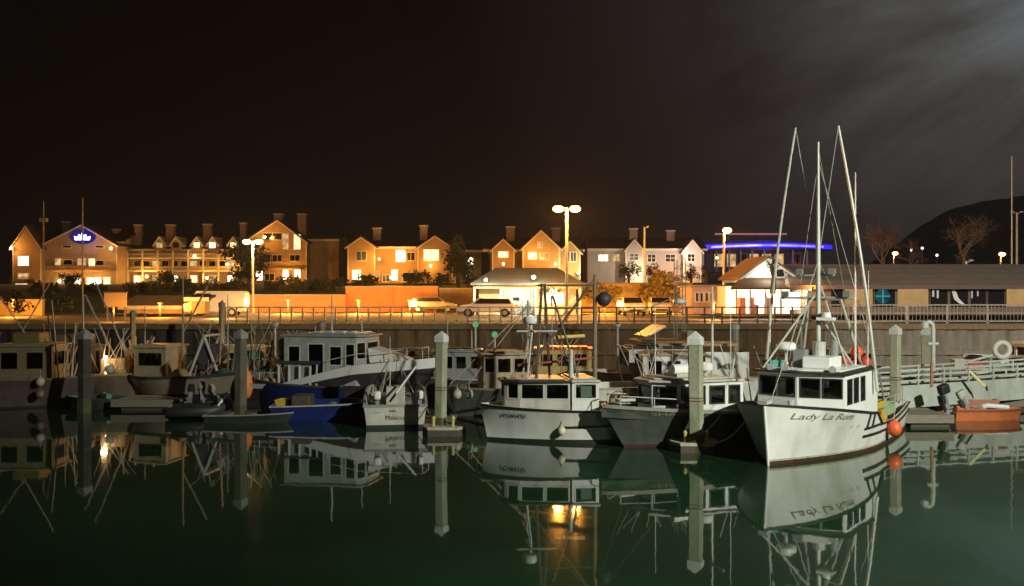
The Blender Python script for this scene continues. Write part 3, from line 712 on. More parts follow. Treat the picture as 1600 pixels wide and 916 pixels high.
MB().box(-.35, .25, -.1, .1, 1.4, 1.48).build('bow_roller', galv, B2)
hull_lettering(h2, 'SHARI L', .9, 2.0, 1.02, .13, mat('tan_lettering', (.30, .26, .20), .6, .1, 5), B2, side=1, shear=0, off=.02)
crate(on(B2, (-1.35, 1.12, 1.22)), (.45, .2, .16), .3, purple, 'small purple tray on the side deck of the green hulled boat', 'tray')
crate(on(B2, (-5.8, .6, .52)), (.8, .6, .55), .2, offwhite, 'off-white fish box aft in the green hulled boat', 'fish_box')

# ---------------------------------------------------------------- 3. white work boat with the bow to the left (middle)
B3 = thing('work_boat', 'white work boat with a dark windscreen cabin and boom, in the middle', 'fishing boat')
place(B3, 762, 687, 187)
h3 = Hull(7.2, 2.9, [(0, 1.17), (2, 1.10), (5, .98), (7.2, .92)], rake=.25, sm=.38, wl=.88, deckdrop=.35)
h3.shell('hull', white, B3)
h3.band('gunwale_stripe', blackp, B3, lambda s: interp(h3.sheer, s) - .07, lambda s: interp(h3.sheer, s) - .002, off=.035, join=True)
h3.band('boot_stripe', blackp, B3, lambda s: 0, lambda s: .09 + .012 * s, join=True)
h3.band('rub_rail', blackp, B3, lambda s: .42 + .030 * s, lambda s: .48 + .030 * s, 2.2, 7.2, off=.04, join=True)
cabin(B3, [(-.5, .42), (-.95, .72), (-2.5, .98), (-2.5, -.98), (-.95, -.72), (-.5, -.42)], .95, 1.88, {0: [(.2, .9, .46, .95)], 1: [(.03, .47, .46, .95), (.53, .97, .46, .95)], 3: [(.06, .94, .46, .95)], 5: [(.1, .9, .46, .95)], 2: [(.3, .7, .1, .9)]}, offwhite, blackp, gm=glass, over=.12, rcol=greyp)
cabin(B3, [(-2.56, 1.02), (-3.4, 1.08), (-3.4, -1.08), (-2.56, -1.02)], .85, 1.90, {0: [(.12, .9, .52, .95)], 1: [(.3, .7, .1, .9)], 2: [(.1, .88, .48, .93)]}, white, offwhite, gm=clearglass, over=.08)
MB().tube([(-3.5, 0, .6), (-3.5, 0, 5.3)], .085, 9, .06).build('mast', mat('brown_mast', (.20, .15, .09), .6, .2, 5), B3)
MB().tube([(-3.5, 0, 2.6), (-1.0, -.3, 2.35)], .04, 7).build('boom', mat('red_boom', (.35, .08, .05), .6, .2, 5), B3)
b = MB()
for a_ in (-.55, .55): b.tube([(-1.2, a_, 1.95), (-1.4, a_ * .5, 3.5)], .03, 6)
b.tube([(-1.4, -1.0, 3.5), (-1.4, 1.0, 3.5)], .035, 6).tube([(-1.2, -.55, 2.8), (-1.2, .55, 2.8)], .025, 6).tube([(-.9, .3, 3.48), (-2.2, .3, 3.48)], .03, 6); b.build('radar_arch', galv, B3)
dr = mat('dark_rigging', (.09, .07, .05), .6, .2, 5)
b = MB().tube([(-1.5, .5, 1.95), (-1.75, .05, 5.0)], .05, 6).tube([(-2.1, -.5, 1.95), (-1.85, -.05, 5.0)], .05, 6).tube([(-2.9, .3, 1.95), (-2.1, .1, 4.6)], .04, 6).tube([(-1.4, .1, 2.4), (-3.3, 0, 4.9)], .045, 6).tube([(-1.6, 0, 4.95), (-3.5, 0, 4.95)], .035, 6).tube([(-1.7, 0, 4.2), (-3.5, 0, 4.2)], .025, 6); b.build('gantry_frame', dr, B3)
b = MB().tube([(-3.5, 0, 5.2), (-7.0, 0, 1)], .012, 5).tube([(-3.5, 0, 5.2), (-.1, 0, 1.25)], .012, 5).tube([(-3.5, 0, 5.2), (-4.4, 1.2, 1.0)], .01, 5).tube([(-2.6, .6, 1.95), (-2.3, .3, 3.4)], .02, 5).tube([(-2.9, -.4, 1.95), (-3.0, -.2, 3.0)], .02, 5); b.build('rigging_line', dr, B3)
radar(B3, -1.4, 0, 3.5, .25)
MB().ball((-3.78, .1, 4.5), .24, 12, 9).build('mast_float', mat('dark_ball', (.04, .035, .04), .6, .2, 5), B3, smooth=True)
MB().tube([(-2.6, .6, 2.0), (-2.6, .6, 2.9)], .08, 10, .06).build('exhaust_stack', galv, B3)
MB().tube([(-2.2, -.2, 3.25), (-3.2, -.2, 3.3)], .06, 8).build('strip_lamp', mat('amber_tube', (.7, .5, .15), .5, .2, 4), B3)
handrail(B3, [(-3.9, 1.25, .95), (-4.8, 1.28, .95), (-5.8, 1.28, .93), (-7.0, 1.15, .92)], .6, galv, 1)
MB().box(-5.7, -4.4, -.6, .6, .6, 1.2).build('deck_box', mat('brown_deck_box', (.22, .17, .12), .8, .2, 5), B3, bevel=.03)
MB().tube([(-4.1, .7, 1.3), (-4.1, .95, 1.3)], .3, 14).build('net_reel', mat('olive_reel', (.25, .2, .07), .7, .2, 4), B3)
hull_lettering(h3, 'POINTE', .55, 1.2, .80, .17, blackp, B3, side=1, shear=0, off=.035)
MB().box(-3.2, -2.85, .93, .945, 1.42, 1.82).build('curtain', cleanwhite, B3)
ballbuoy(on(B3, h3.pt(2.2, .42, 1, .13)), .13, 'small cream cylinder fender on the side of the middle white boat', mat('cream_plastic', (.6, .57, .4), .5, .1, 5), rope=.55)
crate(on(B3, (-5.0, -.1, 1.21)), (.9, .7, .35), .2, mat('olive_bin', (.24, .20, .06), .6, .2, 5), 'olive bin with gear on the aft deck of the middle white boat', 'gear_bin')

# ---------------------------------------------------------------- 4. small white boat shown stern first, outboards on it
B4 = thing('skiff', 'small white skiff shown by its square lettered stern, left of a pile', 'boat')
Y4 = YW(669)
B4.location = (X(619, Y4 + .2) - .74, Y4 + 6.0, 0); B4.rotation_euler = (0, 0, radians(97))
h4 = Hull(6.1, 2.25, [(0, 1.15), (6.1, .82)], rake=.6, sm=.45, wl=.9, stern=.97, deckdrop=.35)
h4.shell('hull', offwhite, B4)
h4.band('gunwale', greyp, B4, lambda s: interp(h4.sheer, s) - .08, lambda s: interp(h4.sheer, s) + .004, off=.03, join=True)
h4.band('boot_stripe', blackp, B4, lambda s: 0, lambda s: .12, join=True)
def stern_text(h, txt, size, z, m, parent, y=0):
    xx = Vector((0, -1, 0)); up = Vector((0, 0, 1)); n_ = Vector((-1, 0, 0))
    M = Matrix((xx.to_4d(), up.to_4d(), n_.to_4d(), (0, 0, 0, 1))).transposed(); M.translation = Vector((-h.L - .012, y, z))
    for i in range(3): M[3][i] = 0
    return lettering(txt, size, m, parent, M, 'stern_lettering', 0)
stern_text(h4, 'MISS', .12, .56, mat('dark_lettering', (.05, .045, .03), .6, .1, 5), B4, .1)
stern_text(h4, 'Malacca', .22, .30, MATS['dark_lettering'], B4)
MB().box(-4.2, -3.5, -.35, .35, .5, 1.25).build('console', offwhite, B4, bevel=.04)
MB().tube([(-5.0, .2, .8), (-4.3, -.75, 2.0)], .045, 7).build('davit', galv, B4)
whip(B4, -4.0, .2, 1.2, 1.9)
outboard(on(B4, (-5.9, .62, .75)), B4.rotation_euler.z, 'white outboard motor on the left corner of the small lettered skiff', cleanwhite, .0, .75)
outboard(on(B4, (-5.9, -.85, .75)), B4.rotation_euler.z, 'white outboard motor on the right corner of the small lettered skiff', cleanwhite, .0, .75)

# ---------------------------------------------------------------- 5. the grey and white cruiser with a blue hull below
B5 = thing('cabin_cruiser', 'grey cabin cruiser with a high flared white bow pointing right', 'cruiser')
Y5 = 37.0
B5.location = (X(650, Y5), Y5 + .5, 0); B5.rotation_euler = (0, 0, radians(-12))
h5 = Hull(7.0, 3.2, [(0, 2.12), (2.3, 1.85), (4.6, 1.25), (5.3, 1.05), (7.0, 1.05)], rake=.95, sm=.5, wl=.62, flare=1.6, deckdrop=.3)
h5.shell('hull', mat('dark_brown_hull', (.045, .035, .04), .45, .2, 3), B5)
h5.band('white_sheer_band', cleanwhite, B5, lambda s: interp(h5.sheer, s) * .80, lambda s: interp(h5.sheer, s) - .003, off=.04, join=True)
cabin(B5, [(-1.9, .75), (-2.2, 1.1), (-5.2, 1.25), (-5.2, -1.25), (-2.2, -1.1), (-1.9, -.75)], 1.0, 2.95, {1: [(.1, .25, .4, .8), (.4, .7, .05, .85)], 3: [(.06, .22, .42, .8), (.34, .55, .08, .85), (.64, .8, .42, .8), (.86, .98, .42, .85)], 4: [(.1, .9, .55, .88)], 5: [(.08, .92, .55, .88)], 0: [(.1, .9, .55, .88)]}, mat('grey_cabin_paint', (.30, .30, .27), .5, .2, 3), greyp, gm=glass, fm=offwhite)
b = MB().add([(-1.75, -.8, 1.9), (-1.75, .8, 1.9), (-.2, .35, 2.0), (-.2, -.35, 2.0), (-1.85, -.75, 2.5), (-1.85, .75, 2.5), (-.5, .3, 2.15), (-.5, -.3, 2.15)], [(0, 1, 2, 3), (4, 5, 6, 7), (0, 1, 5, 4), (1, 2, 6, 5), (2, 3, 7, 6), (3, 0, 4, 7)]); b.build('foredeck_cuddy', mat('warm_white_deck', (.6, .55, .5), .5, .1, 4), B5, bevel=.03)
handrail(B5, [h5.pt(s, interp(h5.sheer, s) - .02, sd, -.05) for sd, ss in ((1, (3.2, 2.2, 1.2, .4)), (-1, (.4, 1.2, 2.2, 3.2))) for s in ss], .45, galv, 0, name='bow_rail')
b = MB()
for k_ in range(5): b.tube([(-2.3 - .5 * k_, -.9, 3.08), (-2.3 - .5 * k_, .9, 3.08)], .03, 6)
b.tube([(-2.3, -.7, 3.1), (-4.3, -.7, 3.1)], .03, 6).tube([(-2.3, .7, 3.1), (-4.3, .7, 3.1)], .03, 6); b.build('roof_rack', galv, B5)
whip(B5, -2.6, .6, 3.0, 1.2)
handrail(B5, [(-5.4, -1.4, 1.05), (-6.2, -1.4, 1.05), (-6.9, -1.3, 1.05)], .45, galv, 0, name='stern_rail')
B6 = thing('barge', 'low blue hulled boat lying under the flared bow of the grey cruiser', 'boat')
B6.location = (X(566, 34.6), 34.9, 0); B6.rotation_euler = (0, 0, radians(3))
h6 = Hull(3.3, 1.9, [(0, .66), (3.3, .56)], rake=.3, sm=.3, wl=.9, deckdrop=.25)
h6.shell('hull', bluep, B6); h6.band('gunwale', offwhite, B6, lambda s: interp(h6.sheer, s) - .05, lambda s: interp(h6.sheer, s), off=.03, join=True)
MB().box(-2.6, -1.9, -.5, .5, .3, .9).build('engine_box', darkwood, B6, bevel=.05)
MB().tube([(-1.2, .5, .4), (-1.2, -.5, .4)], .18, 10).build('net_roll', teal, B6)

# ---------------------------------------------------------------- 6. boat with a dark blue side and an orange fender (x 385-480)
B7 = thing('trawler', 'dark blue trawler with a dark cover on hoops behind the dark brown pile', 'fishing boat')
B7.location = (X(386, 38), 38.5, 0); B7.rotation_euler = (0, 0, radians(168))
h7 = Hull(4.3, 2.4, [(0, 1.35), (2, 1.1), (4.3, 1.0)], rake=.4, sm=.42, wl=.85)
h7.shell('hull', mat('deep_blue_hull', (.012, .02, .10), .35, .3, 2), B7); h7.band('gunwale', mat('dark_rub', (.08, .07, .05), .6, .2, 4), B7, lambda s: interp(h7.sheer, s) - .07, lambda s: interp(h7.sheer, s), off=.03, join=True)
MB().tube([(-3.3, -.85, 1.0), (-3.3, -.8, 1.9), (-3.3, 0, 2.1), (-3.3, .8, 1.9), (-3.3, .85, 1.0)], .04, 6).tube([(-1.6, -.85, 1.0), (-1.6, -.8, 1.9), (-1.6, 0, 2.1), (-1.6, .8, 1.9), (-1.6, .85, 1.0)], .04, 6).build('cover_hoop', galv, B7)
MB().prism([(-.85, 1.95), (0, 2.15), (.85, 1.95), (.85, 1.85), (0, 2.05), (-.85, 1.85)], 'x', -3.4, -1.5).build('dark_cover', mat('dark_canvas', (.03, .03, .035), .8, .2, 6), B7)
b = MB()
for k_ in range(4): b.tube([(-1.7 - .45 * k_, .9, .9), (-1.7 - .45 * k_, .9, 1.8)], .06, 6)
b.build('hanging_net', offwhite, B7)
MB().tube([(-3.6, 0, 1), (-3.6, 0, 4.6)], .05, 7, .03).build('mast', polemat, B7)
o = ballbuoy(on(B7, (-.3, .85, 1.0)), .3, 'long orange fender at the bow of the dark blue hulled trawler', mat('orange_canvas', (.75, .25, .06), .6, .2, 4), name='long_fender', rope=.3); o.scale = (.8, .8, 1.75)

# ---------------------------------------------------------------- 7. long cream hull left (x 205-400)
B8 = thing('fishing_boat', 'long cream hulled fishing boat with dark net frame, left of the dark brown pile', 'fishing boat')
B8.location = (X(206, 40), 40.0, 0); B8.rotation_euler = (0, 0, radians(174))
h8 = Hull(6.9, 2.9, [(0, 1.30), (1, 1.22), (3.5, 1.28), (6.9, 1.62)], rake=.25, sm=.3, wl=.86)
h8.shell('hull', tanhull, B8)
h8.band('dark_gunwale', mat('dark_teal_paint', (.03, .06, .06), .5, .2, 4), B8, lambda s: interp(h8.sheer, s) - .12, lambda s: interp(h8.sheer, s), off=.03, join=True)
h8.band('dark_bottom', mat('black_bottom_paint', (.02, .022, .025), .5, .2, 4), B8, lambda s: 0, lambda s: .42 + .03 * s, join=True)
cabin(B8, [(-.5, .75), (-2.0, .95), (-2.0, -.95), (-.5, -.75)], 1.0, 2.4, {0: [(.12, .88, .45, .85)], 2: [(.12, .88, .45, .88)], 3: [(.08, .46, .45, .88), (.54, .92, .45, .88)]}, mat('cream_cabin_paint', (.34, .28, .17), .5, .2, 4), mat('cream_roof', (.5, .4, .24), .5, .2, 4), gm=clearglass)
b = MB()
for y_ in (-.8, .8): b.tube([(-2.9, y_, 1.1), (-3.6, y_, 2.9)], .06, 7).tube([(-4.3, y_, 1.1), (-3.6, y_, 2.9)], .06, 7)
b.tube([(-3.6, -.8, 2.9), (-3.6, .8, 2.9)], .06, 7); b.tube([(-2.9, -.8, 1.5), (-4.3, -.8, 1.5)], .05, 7); b.build('net_frame', offwhite, B8)
MB().tube([(-3.6, -.7, 2.1), (-3.6, .7, 2.1)], .42, 14).build('net_drum', mat('dark_net', (.05, .04, .06), .9, .3, 9), B8)
MB().tube([(-2.3, 0, 1), (-2.3, 0, 5.3)], .06, 7, .03).tube([(-2.3, 0, 3.0), (-3.4, 0, 5.0)], .04, 6).tube([(-4.0, .2, 1.2), (-4.15, .2, 4.4)], .04, 6).build('mast', mat('warm_mast', (.34, .24, .14), .6, .2, 4), B8)
b = MB()
for k_ in range(9): b.tube([(-4.7 - .22 * k_, 1.05, 1.3), (-4.8 - .22 * k_, .95 - .1 * (k_ % 3), 2.75)], .03, 5)
b.build('rod_rack', mat('olive_gear', (.16, .16, .09), .7, .3, 5), B8)
MB().box(-6.4, -4.6, -.8, .8, 1.2, 1.9).build('gear_box', mat('olive_gear2', (.12, .11, .07), .7, .3, 5), B8, bevel=.05)

# ---------------------------------------------------------------- 8. old boats at the far left
B9 = thing('fishing_boat', 'old brown hulled fishing boat cut by the left edge of the photo', 'fishing boat')
B9.location = (X(128, 38.5), 39.2, 0); B9.rotation_euler = (0, 0, radians(4))
h9 = Hull(8.5, 3.2, [(0, 1.25), (8.5, 1.12)], rake=.35, sm=.3, wl=.88)
h9.shell('hull', mat('faded_brown_hull', (.10, .075, .06), .6, .3, 2, dirt=((.06, .04, .03), .5)), B9)
h9.band('boot_stripe', blackp, B9, lambda s: 0, lambda s: .08, join=True)
h9.band('gunwale', mat('worn_wood_rail', (.24, .17, .10), .7, .3, 5), B9, lambda s: interp(h9.sheer, s) - .07, lambda s: interp(h9.sheer, s), off=.03, join=True)
cabin(B9, [(-1.2, .85), (-3.4, 1.0), (-3.4, -1.0), (-1.2, -.85)], .9, 2.5, {0: [(.2, .5, .45, .85)], 2: [(.1, .4, .42, .85), (.55, .85, .42, .85)], 3: [(.12, .88, .5, .85)]}, mat('ochre_cabin', (.2, .155, .09), .6, .2, 4), mat('ochre_roof', (.3, .22, .13), .6, .2, 4))
MB().box(-2.9, -1.8, -.6, .6, 2.6, 3.05).build('flying_bridge', mat('mustard_canvas', (.16, .13, .035), .7, .2, 4), B9, bevel=.05)
MB().tube([(-3.8, 0, 1), (-3.8, 0, 6.9)], .06, 7, .03).tube([(-3.8, 0, 5.4), (-6.6, 0, 3.4)], .035, 6).build('mast', mat('brown_mast2', (.22, .17, .12), .6, .2, 5), B9)
b = MB()
for k_ in range(3): b.tube([(-.9 - .35 * k_, -.9 + .5 * k_, 1.2), (-1.3 - .3 * k_, -.6 + .3 * k_, 4.4 - .5 * k_)], .03, 5)
b.tube([(-4.0, .5, 1.2), (-1.6, .3, 5.4)], .03, 5).tube([(-1.2, -.5, 1.2), (-3.6, -.2, 4.6)], .03, 5); b.build('rigging_pole', mat('pale_rig', (.34, .27, .19), .6, .2, 4), B9)
MB().box(-6.3, -4.6, -.7, .7, .8, 1.75).build('fish_hold', mat('dull_hold', (.18, .15, .1), .7, .2, 4), B9, bevel=.04)
B10 = thing('trawler', 'stubby brown boat with round stern and bright deck gear beside the blackened pile', 'fishing boat')
B10.location = (X(118, 39.5), 40.0, 0); B10.rotation_euler = (0, 0, radians(190))
h10 = Hull(2.55, 2.2, [(0, 1.25), (2.55, 1.30)], rake=.1, sm=.5, wl=.86)
h10.shell('hull', brownhull, B10); h10.band('gunwale', mat('gold_rail', (.42, .30, .12), .6, .2, 5), B10, lambda s: interp(h10.sheer, s) - .09, lambda s: interp(h10.sheer, s), off=.03, join=True)
h10.band('boot_stripe', bootred, B10, lambda s: 0, lambda s: .14, join=True)
MB().box(-1.9, -.9, -.5, .5, 1.0, 1.9).build('deck_house', mat('brown_deckhouse', (.3, .2, .12), .6, .2, 4), B10, bevel=.05)
b = MB()
for k_ in range(6): b.tube([(-2.0 - .1 * k_, -.7 + .25 * k_, 1.3), (-1.6 - .3 * k_, -.5 + .2 * k_, 2.5 + .15 * (k_ % 3))], .05, 6)
b.build('gear_pole', mat('peach_pole', (.5, .34, .24), .6, .2, 4), B10)
b = MB().tube([(-1.4, 0, 1.9), (-.2, .1, 4.6)], .045, 6).tube([(-1.9, 0, 1.9), (-.6, .1, 5.2)], .035, 6); b.build('derrick', mat('grey_derrick', (.25, .21, .2), .6, .2, 4), B10)
ballbuoy(on(B10, (-1.4, 1.0, 1.5)), .2, 'pale round float on the rail of the stubby brown boat', offwhite, name='round_float', rope=0)
dl_ = MB().ball((-1.15, .62, 1.95), .09, 8, 6); dl_.tube([(-1.15, .62, 1.2), (-1.15, .62, 1.9)], .02, 5); dl_.build('deck_lamp', emit('deck_lamp_glow', (1, .75, .35), 9), B10)
q_ = on(B10, (-1.15, .9, 1.95)); light('deck_light', (q_.x, q_.y, 2.05), 42, (1, .62, .25), .12)
B11 = thing('skiff', 'dark low skiff with a teal cover in front of the stubby brown boat', 'boat')
B11.location = (X(112, 38), 38.0, 0); B11.rotation_euler = (0, 0, radians(178))
h11 = Hull(2.4, 1.3, [(0, .5), (2.4, .42)], rake=.3, sm=.5, wl=.85, deckdrop=.2)
h11.shell('hull', mat('dark_skiff', (.05, .06, .06), .5, .2, 4), B11)
MB().tube([(-1.2, -.3, .5), (-1.7, .3, .5)], .12, 8).build('teal_cover', teal, B11)
for i in range(2):
    ballbuoy(Vector((X(74, 38), 37.42, .62 + .5 * i)), .17, ['lower brown ball fender on the old brown hull', 'upper pale ball fender on the old brown hull'][i], [brownhull, offwhite][i], rope=.25 if i else 0)

# ---------------------------------------------------------------- 9. outboards and inflatable left of the brown pile
B12 = thing('dinghy', 'low dark dinghy with a white rim at the foot of the dark brown pile', 'dinghy')
B12.location = (X(450, 34.0), 33.9, 0); B12.rotation_euler = (0, 0, radians(-2))
h12 = Hull(2.9, 1.35, [(0, .36), (2.9, .30)], rake=.25, sm=.5, wl=.8, deckdrop=.18)
h12.shell('hull', mat('dark_dinghy', (.04, .045, .04), .5, .2, 4), B12); h12.band('rim', mat('pale_rim', (.45, .43, .36), .6, .2, 4), B12, lambda s: interp(h12.sheer, s) - .05, lambda s: interp(h12.sheer, s), off=.02, join=True)
MB().box(-1.6, -1.3, -.55, .55, .2, .26).box(-2.4, -2.15, -.55, .55, .2, .26).build('thwart', woodp, B12)
B13 = thing('inflatable_boat', 'black inflatable with pale bow tube among the outboard motors at the left', 'inflatable')
B13.location = (X(350, 35), 35.5, 0); B13.rotation_euler = (0, 0, radians(15))
MB().tube([(-2.2, .55, .25), (-.6, .55, .27), (-.1, .3, .38), (0, 0, .45), (-.1, -.3, .38), (-.6, -.55, .27), (-2.2, -.55, .25)], .21, 10).build('tube', mat('black_hypalon', (.035, .035, .035), .5, .2, 4), B13, smooth=True)
MB().box(-2.1, -.4, -.5, .5, .08, .14).build('floor', woodp, B13); MB().box(-2.1, -2.04, -.4, .4, .1, .55).build('transom', greyp, B13)
b = MB()
b.tube([(-.35, -.55, .42), (-.05, 0, .85), (-.35, .55, .42)], .06, 8); b.build('bow_hoop', cleanwhite, B13)
for i, (px, k, tl) in enumerate(((297, .8, .9), (312, .85, .7), (327, .75, 1.0))):
    outboard(Vector((X(px, 36), 36.0 + .3 * i, .62)), radians(100 + 15 * i), ['tilted black outboard, leftmost in front of the cream hulled boat', 'tilted grey outboard in the middle of the three by the inflatable', 'tilted outboard nearest the bow hoop of the inflatable'][i], [blackp, greyp, offwhite][i], tl, k)
dock(X(286, 36.6), X(350, 36.6), 36.1, 37.2, 'short work float that carries the three tilted outboards', .3)

# ---------------------------------------------------------------- 10. far row behind
def far_boat(x, y, ang, L_, B, zb, hullm, cabm, label, roofm=None, fly=False, mast=4.5, wz=1.25):
    t = thing('motor_boat', label, 'boat', (x, y, 0), radians(ang)); h = Hull(L_, B, [(0, zb), (L_ * .4, zb * .85), (L_, zb * .75)], rake=.5, sm=.42, wl=.84)
    h.shell('hull', hullm, t); h.band('gunwale', offwhite, t, lambda s: interp(h.sheer, s) - .07, lambda s: interp(h.sheer, s), off=.03, join=True)
    z0 = zb * .75; w_ = B * .36
    cabin(t, [(-L_ * .28, w_ * .85), (-L_ * .66, w_), (-L_ * .66, -w_), (-L_ * .28, -w_ * .85)], z0, z0 + wz, {0: [(.08, .3, .4, .85), (.38, .6, .4, .85), (.7, .92, .4, .85)], 2: [(.08, .3, .4, .85), (.38, .6, .4, .85), (.7, .92, .4, .85)], 3: [(.08, .46, .4, .88), (.54, .92, .4, .88)], 1: [(.35, .65, .05, .85)]}, cabm, roofm or cabm)
    if fly:
        MB().box(-L_ * .6, -L_ * .38, -w_ * .8, w_ * .8, z0 + wz + .12, z0 + wz + .6).build('flybridge', cabm, t, bevel=.05)
    if mast: MB().tube([(-L_ * .55, 0, z0 + wz), (-L_ * .55, 0, z0 + wz + mast * .5)], .04, 7, .02).build('mast', polemat, t)
    return t, h
# flybridge boat behind the green one: dark canopy, twin white screens, lattice mast
t, h = far_boat(X(905, 41), 41.5, 188, 7.5, 2.8, 1.3, offwhite, offwhite, 'white boat with dark canopy and reclining screens behind the dark green hull', blackp, mast=0)
MB().box(-4.8, -2.6, -1.0, 1.0, 2.46, 2.62).build('canopy', blackp, t, bevel=.04)
M_ = Matrix.Translation((-3.3, 0, 3.0)) @ Matrix.Rotation(radians(28), 4, 'Y')
MB().box(-.5, .5, -1.0, -.05, -.03, .03, M_).box(-.5, .5, .05, 1.0, -.03, .03, M_).build('flybridge_screen', galv, t)
MB().box(-5.3, -4.9, -.4, .4, 2.3, 3.0).build('upper_station', mat('dull_station_paint', (.2, .19, .16), .6, .2, 4), t, bevel=.05)
b = MB()
for sx in (-4.5, -4.9):
    for sy in (-.2, .2): b.tube([(sx, sy, 2.5), (sx, sy, 6.2)], .025, 6)
for k_ in range(7): b.tube([(-4.5, -.2, 2.8 + .5 * k_), (-4.9, .2, 3.1 + .5 * k_)], .018, 5).tube([(-4.5, -.2, 2.8 + .5 * k_), (-4.9, -.2, 2.8 + .5 * k_)], .018, 5)
b.tube([(-4.7, 0, 4.6), (-2.9, 0, 3.9)], .03, 5).tube([(-4.7, -.8, 5.2), (-4.7, .8, 5.2)], .03, 6); b.build('lattice_mast', mat('grey_lattice', (.2, .19, .16), .5, .2, 5), t)
radar(t, -4.7, 0, 4.0, .3)
# yellow cabin boat behind the middle boat
t, h = far_boat(X(925, 43), 43.0, 178 + 180, 6.6, 2.6, 1.15, brownhull, mat('amber_cabin', (.5, .32, .08), .6, .2, 4), 'small amber cabin boat under the sea wall between the middle and the green boat', redp, mast=3)
t.location.x = X(985, 43)
# white boat with the fish emblem, left of the white bow
t, h = far_boat(X(1177, 36), 36.6, -4, 6.4, 2.6, 1.35, white, white, 'white cabin boat with a dark fish emblem, half hidden by the large white boat', tan, mast=0)
b = MB()
fish = [(cos(a) * .26, sin(a) * .12) for a in [2 * pi * i / 16 for i in range(16)]]
Mf = Matrix.Translation((-1.6, -1.0, 0))
b = MB()
yy = -1.36
b.prism([(-1.0 + u, 1.9 + v) for u, v in fish], 'y', yy, yy + .012); b.add([(-1.24, yy, 1.9), (-1.44, yy, 2.03), (-1.44, yy, 1.77), (-1.24, yy + .012, 1.9), (-1.44, yy + .012, 2.03), (-1.44, yy + .012, 1.77)], [(0, 1, 2), (3, 5, 4), (0, 1, 4, 3), (1, 2, 5, 4), (2, 0, 3, 5)])
bo = b.build('fish_emblem', mat('dark_emblem', (.06, .07, .06), .6, .1, 5), t)
MB().box(-1.9, -.25, -1.345, -1.30, 1.35, 2.45).build('side_board', white, t, bevel=.02)
MB().box(-2.8, -.2, -1.38, -1.345, 1.28, 1.34).build('side_rail', cleanwhite, t)
MB().box(-3.6, -.6, -.9, .9, 2.65, 2.75).tube([(-.7, -.8, 1.3), (-.7, -.8, 2.65)], .04, 6).tube([(-3.5, -.8, 1.3), (-3.5, -.8, 2.65)], .04, 6).build('awning', mat('brown_awning', (.32, .22, .12), .7, .2, 4), t)
# cream boats under the wall, left and middle
far_boat(X(470, 43.4), 43.4, 0, 6.2, 2.4, 1.2, tanhull, mat('amber_cabin2', (.55, .38, .18), .6, .2, 4), 'amber lit cabin boat right of the dark brown pile under the wall', mast=5)[0]
far_boat(X(1235, 44), 44, 182, 5.6, 2.4, 1.1, greyp, tan, 'grey boat with tan cabin seen past the mast of the large white boat', mast=4)
far_boat(X(800, 43.6), 43.6, 2, 5.5, 2.3, 1.0, darkhull, mat('dull_green_cabin', (.2, .22, .15), .6, .2, 4), 'dull green boat hidden in the dark behind the middle boat', mast=3)
far_boat(X(20, 44), 44, 182, 6.0, 2.4, 1.2, brownhull, brownhull, 'brown cabin boat under the dark wall at the far left', mast=5, fly=True)
far_boat(X(330, 44), 44, 3, 5.6, 2.3, 1.1, tanhull, tan, 'tan boat under the dark wall behind the net drum', mast=4)
far_boat(X(1520, 44.5), 44.5, 182, 7.5, 2.9, 1.8, white, white, 'white boat behind the gangway on the right with gear on deck', mast=0, wz=.9)
t, h = far_boat(X(635, 43), 43, 181, 5.5, 2.3, 1.0, darkhull, greyp, 'dark boat beyond the flared bow of the grey cruiser', mast=2)
# tan covered boat beside the pile at x 688 (steep pale bow cloth)
B14 = thing('fishing_boat', 'tan wheelhouse boat with sloping mast stays, between the pile and the middle white boat', 'fishing boat')
B14.location = (X(716, 36), 35.6, 0); B14.rotation_euler = (0, 0, radians(195))
h14 = Hull(5.6, 2.3, [(0, 1.15), (5.6, .95)], rake=.5, sm=.4, wl=.85)
h14.shell('hull', darkhull, B14); h14.band('gunwale', tanhull, B14, lambda s: interp(h14.sheer, s) - .08, lambda s: interp(h14.sheer, s), off=.03, join=True)
cabin(B14, [(-.9, .5), (-1.3, .8), (-2.6, .9), (-2.6, -.9), (-1.3, -.8), (-.9, -.5)], 1.0, 2.35, {0: [(.1, .9, .5, .9)], 1: [(.06, .45, .5, .9), (.55, .94, .5, .9)], 3: [(.06, .45, .5, .9), (.55, .94, .5, .9)], 4: [(.1, .9, .5, .9)], 5: [(.1, .9, .5, .9)]}, mat('tan_cabin', (.40, .33, .24), .6, .2, 3, dirt=((.18, .13, .08), .5)), tan)
MB().tube([(-2.8, 0, .9), (-2.8, 0, 4.4)], .06, 8, .04).tube([(-2.8, 0, 4.2), (.3, 0, 1.2)], .025, 5).tube([(-2.8, 0, 4.2), (-.2, .5, 1.1)], .025, 5).tube([(-2.8, 0, 4.2), (-5.4, 0, 1.0)], .02, 5).build('mast', mat('pale_rig', (.34, .27, .19), .6, .2, 4), B14)
ballbuoy(Vector((X(712, 33.4), 34.4, .95)), .17, 'left of two cream floats hanging from the tan wheelhouse boat', offwhite, rope=.3)
ballbuoy(Vector((X(731, 33.4), 34.3, .97)), .17, 'right of two cream floats hanging from the tan wheelhouse boat', offwhite, rope=.3)

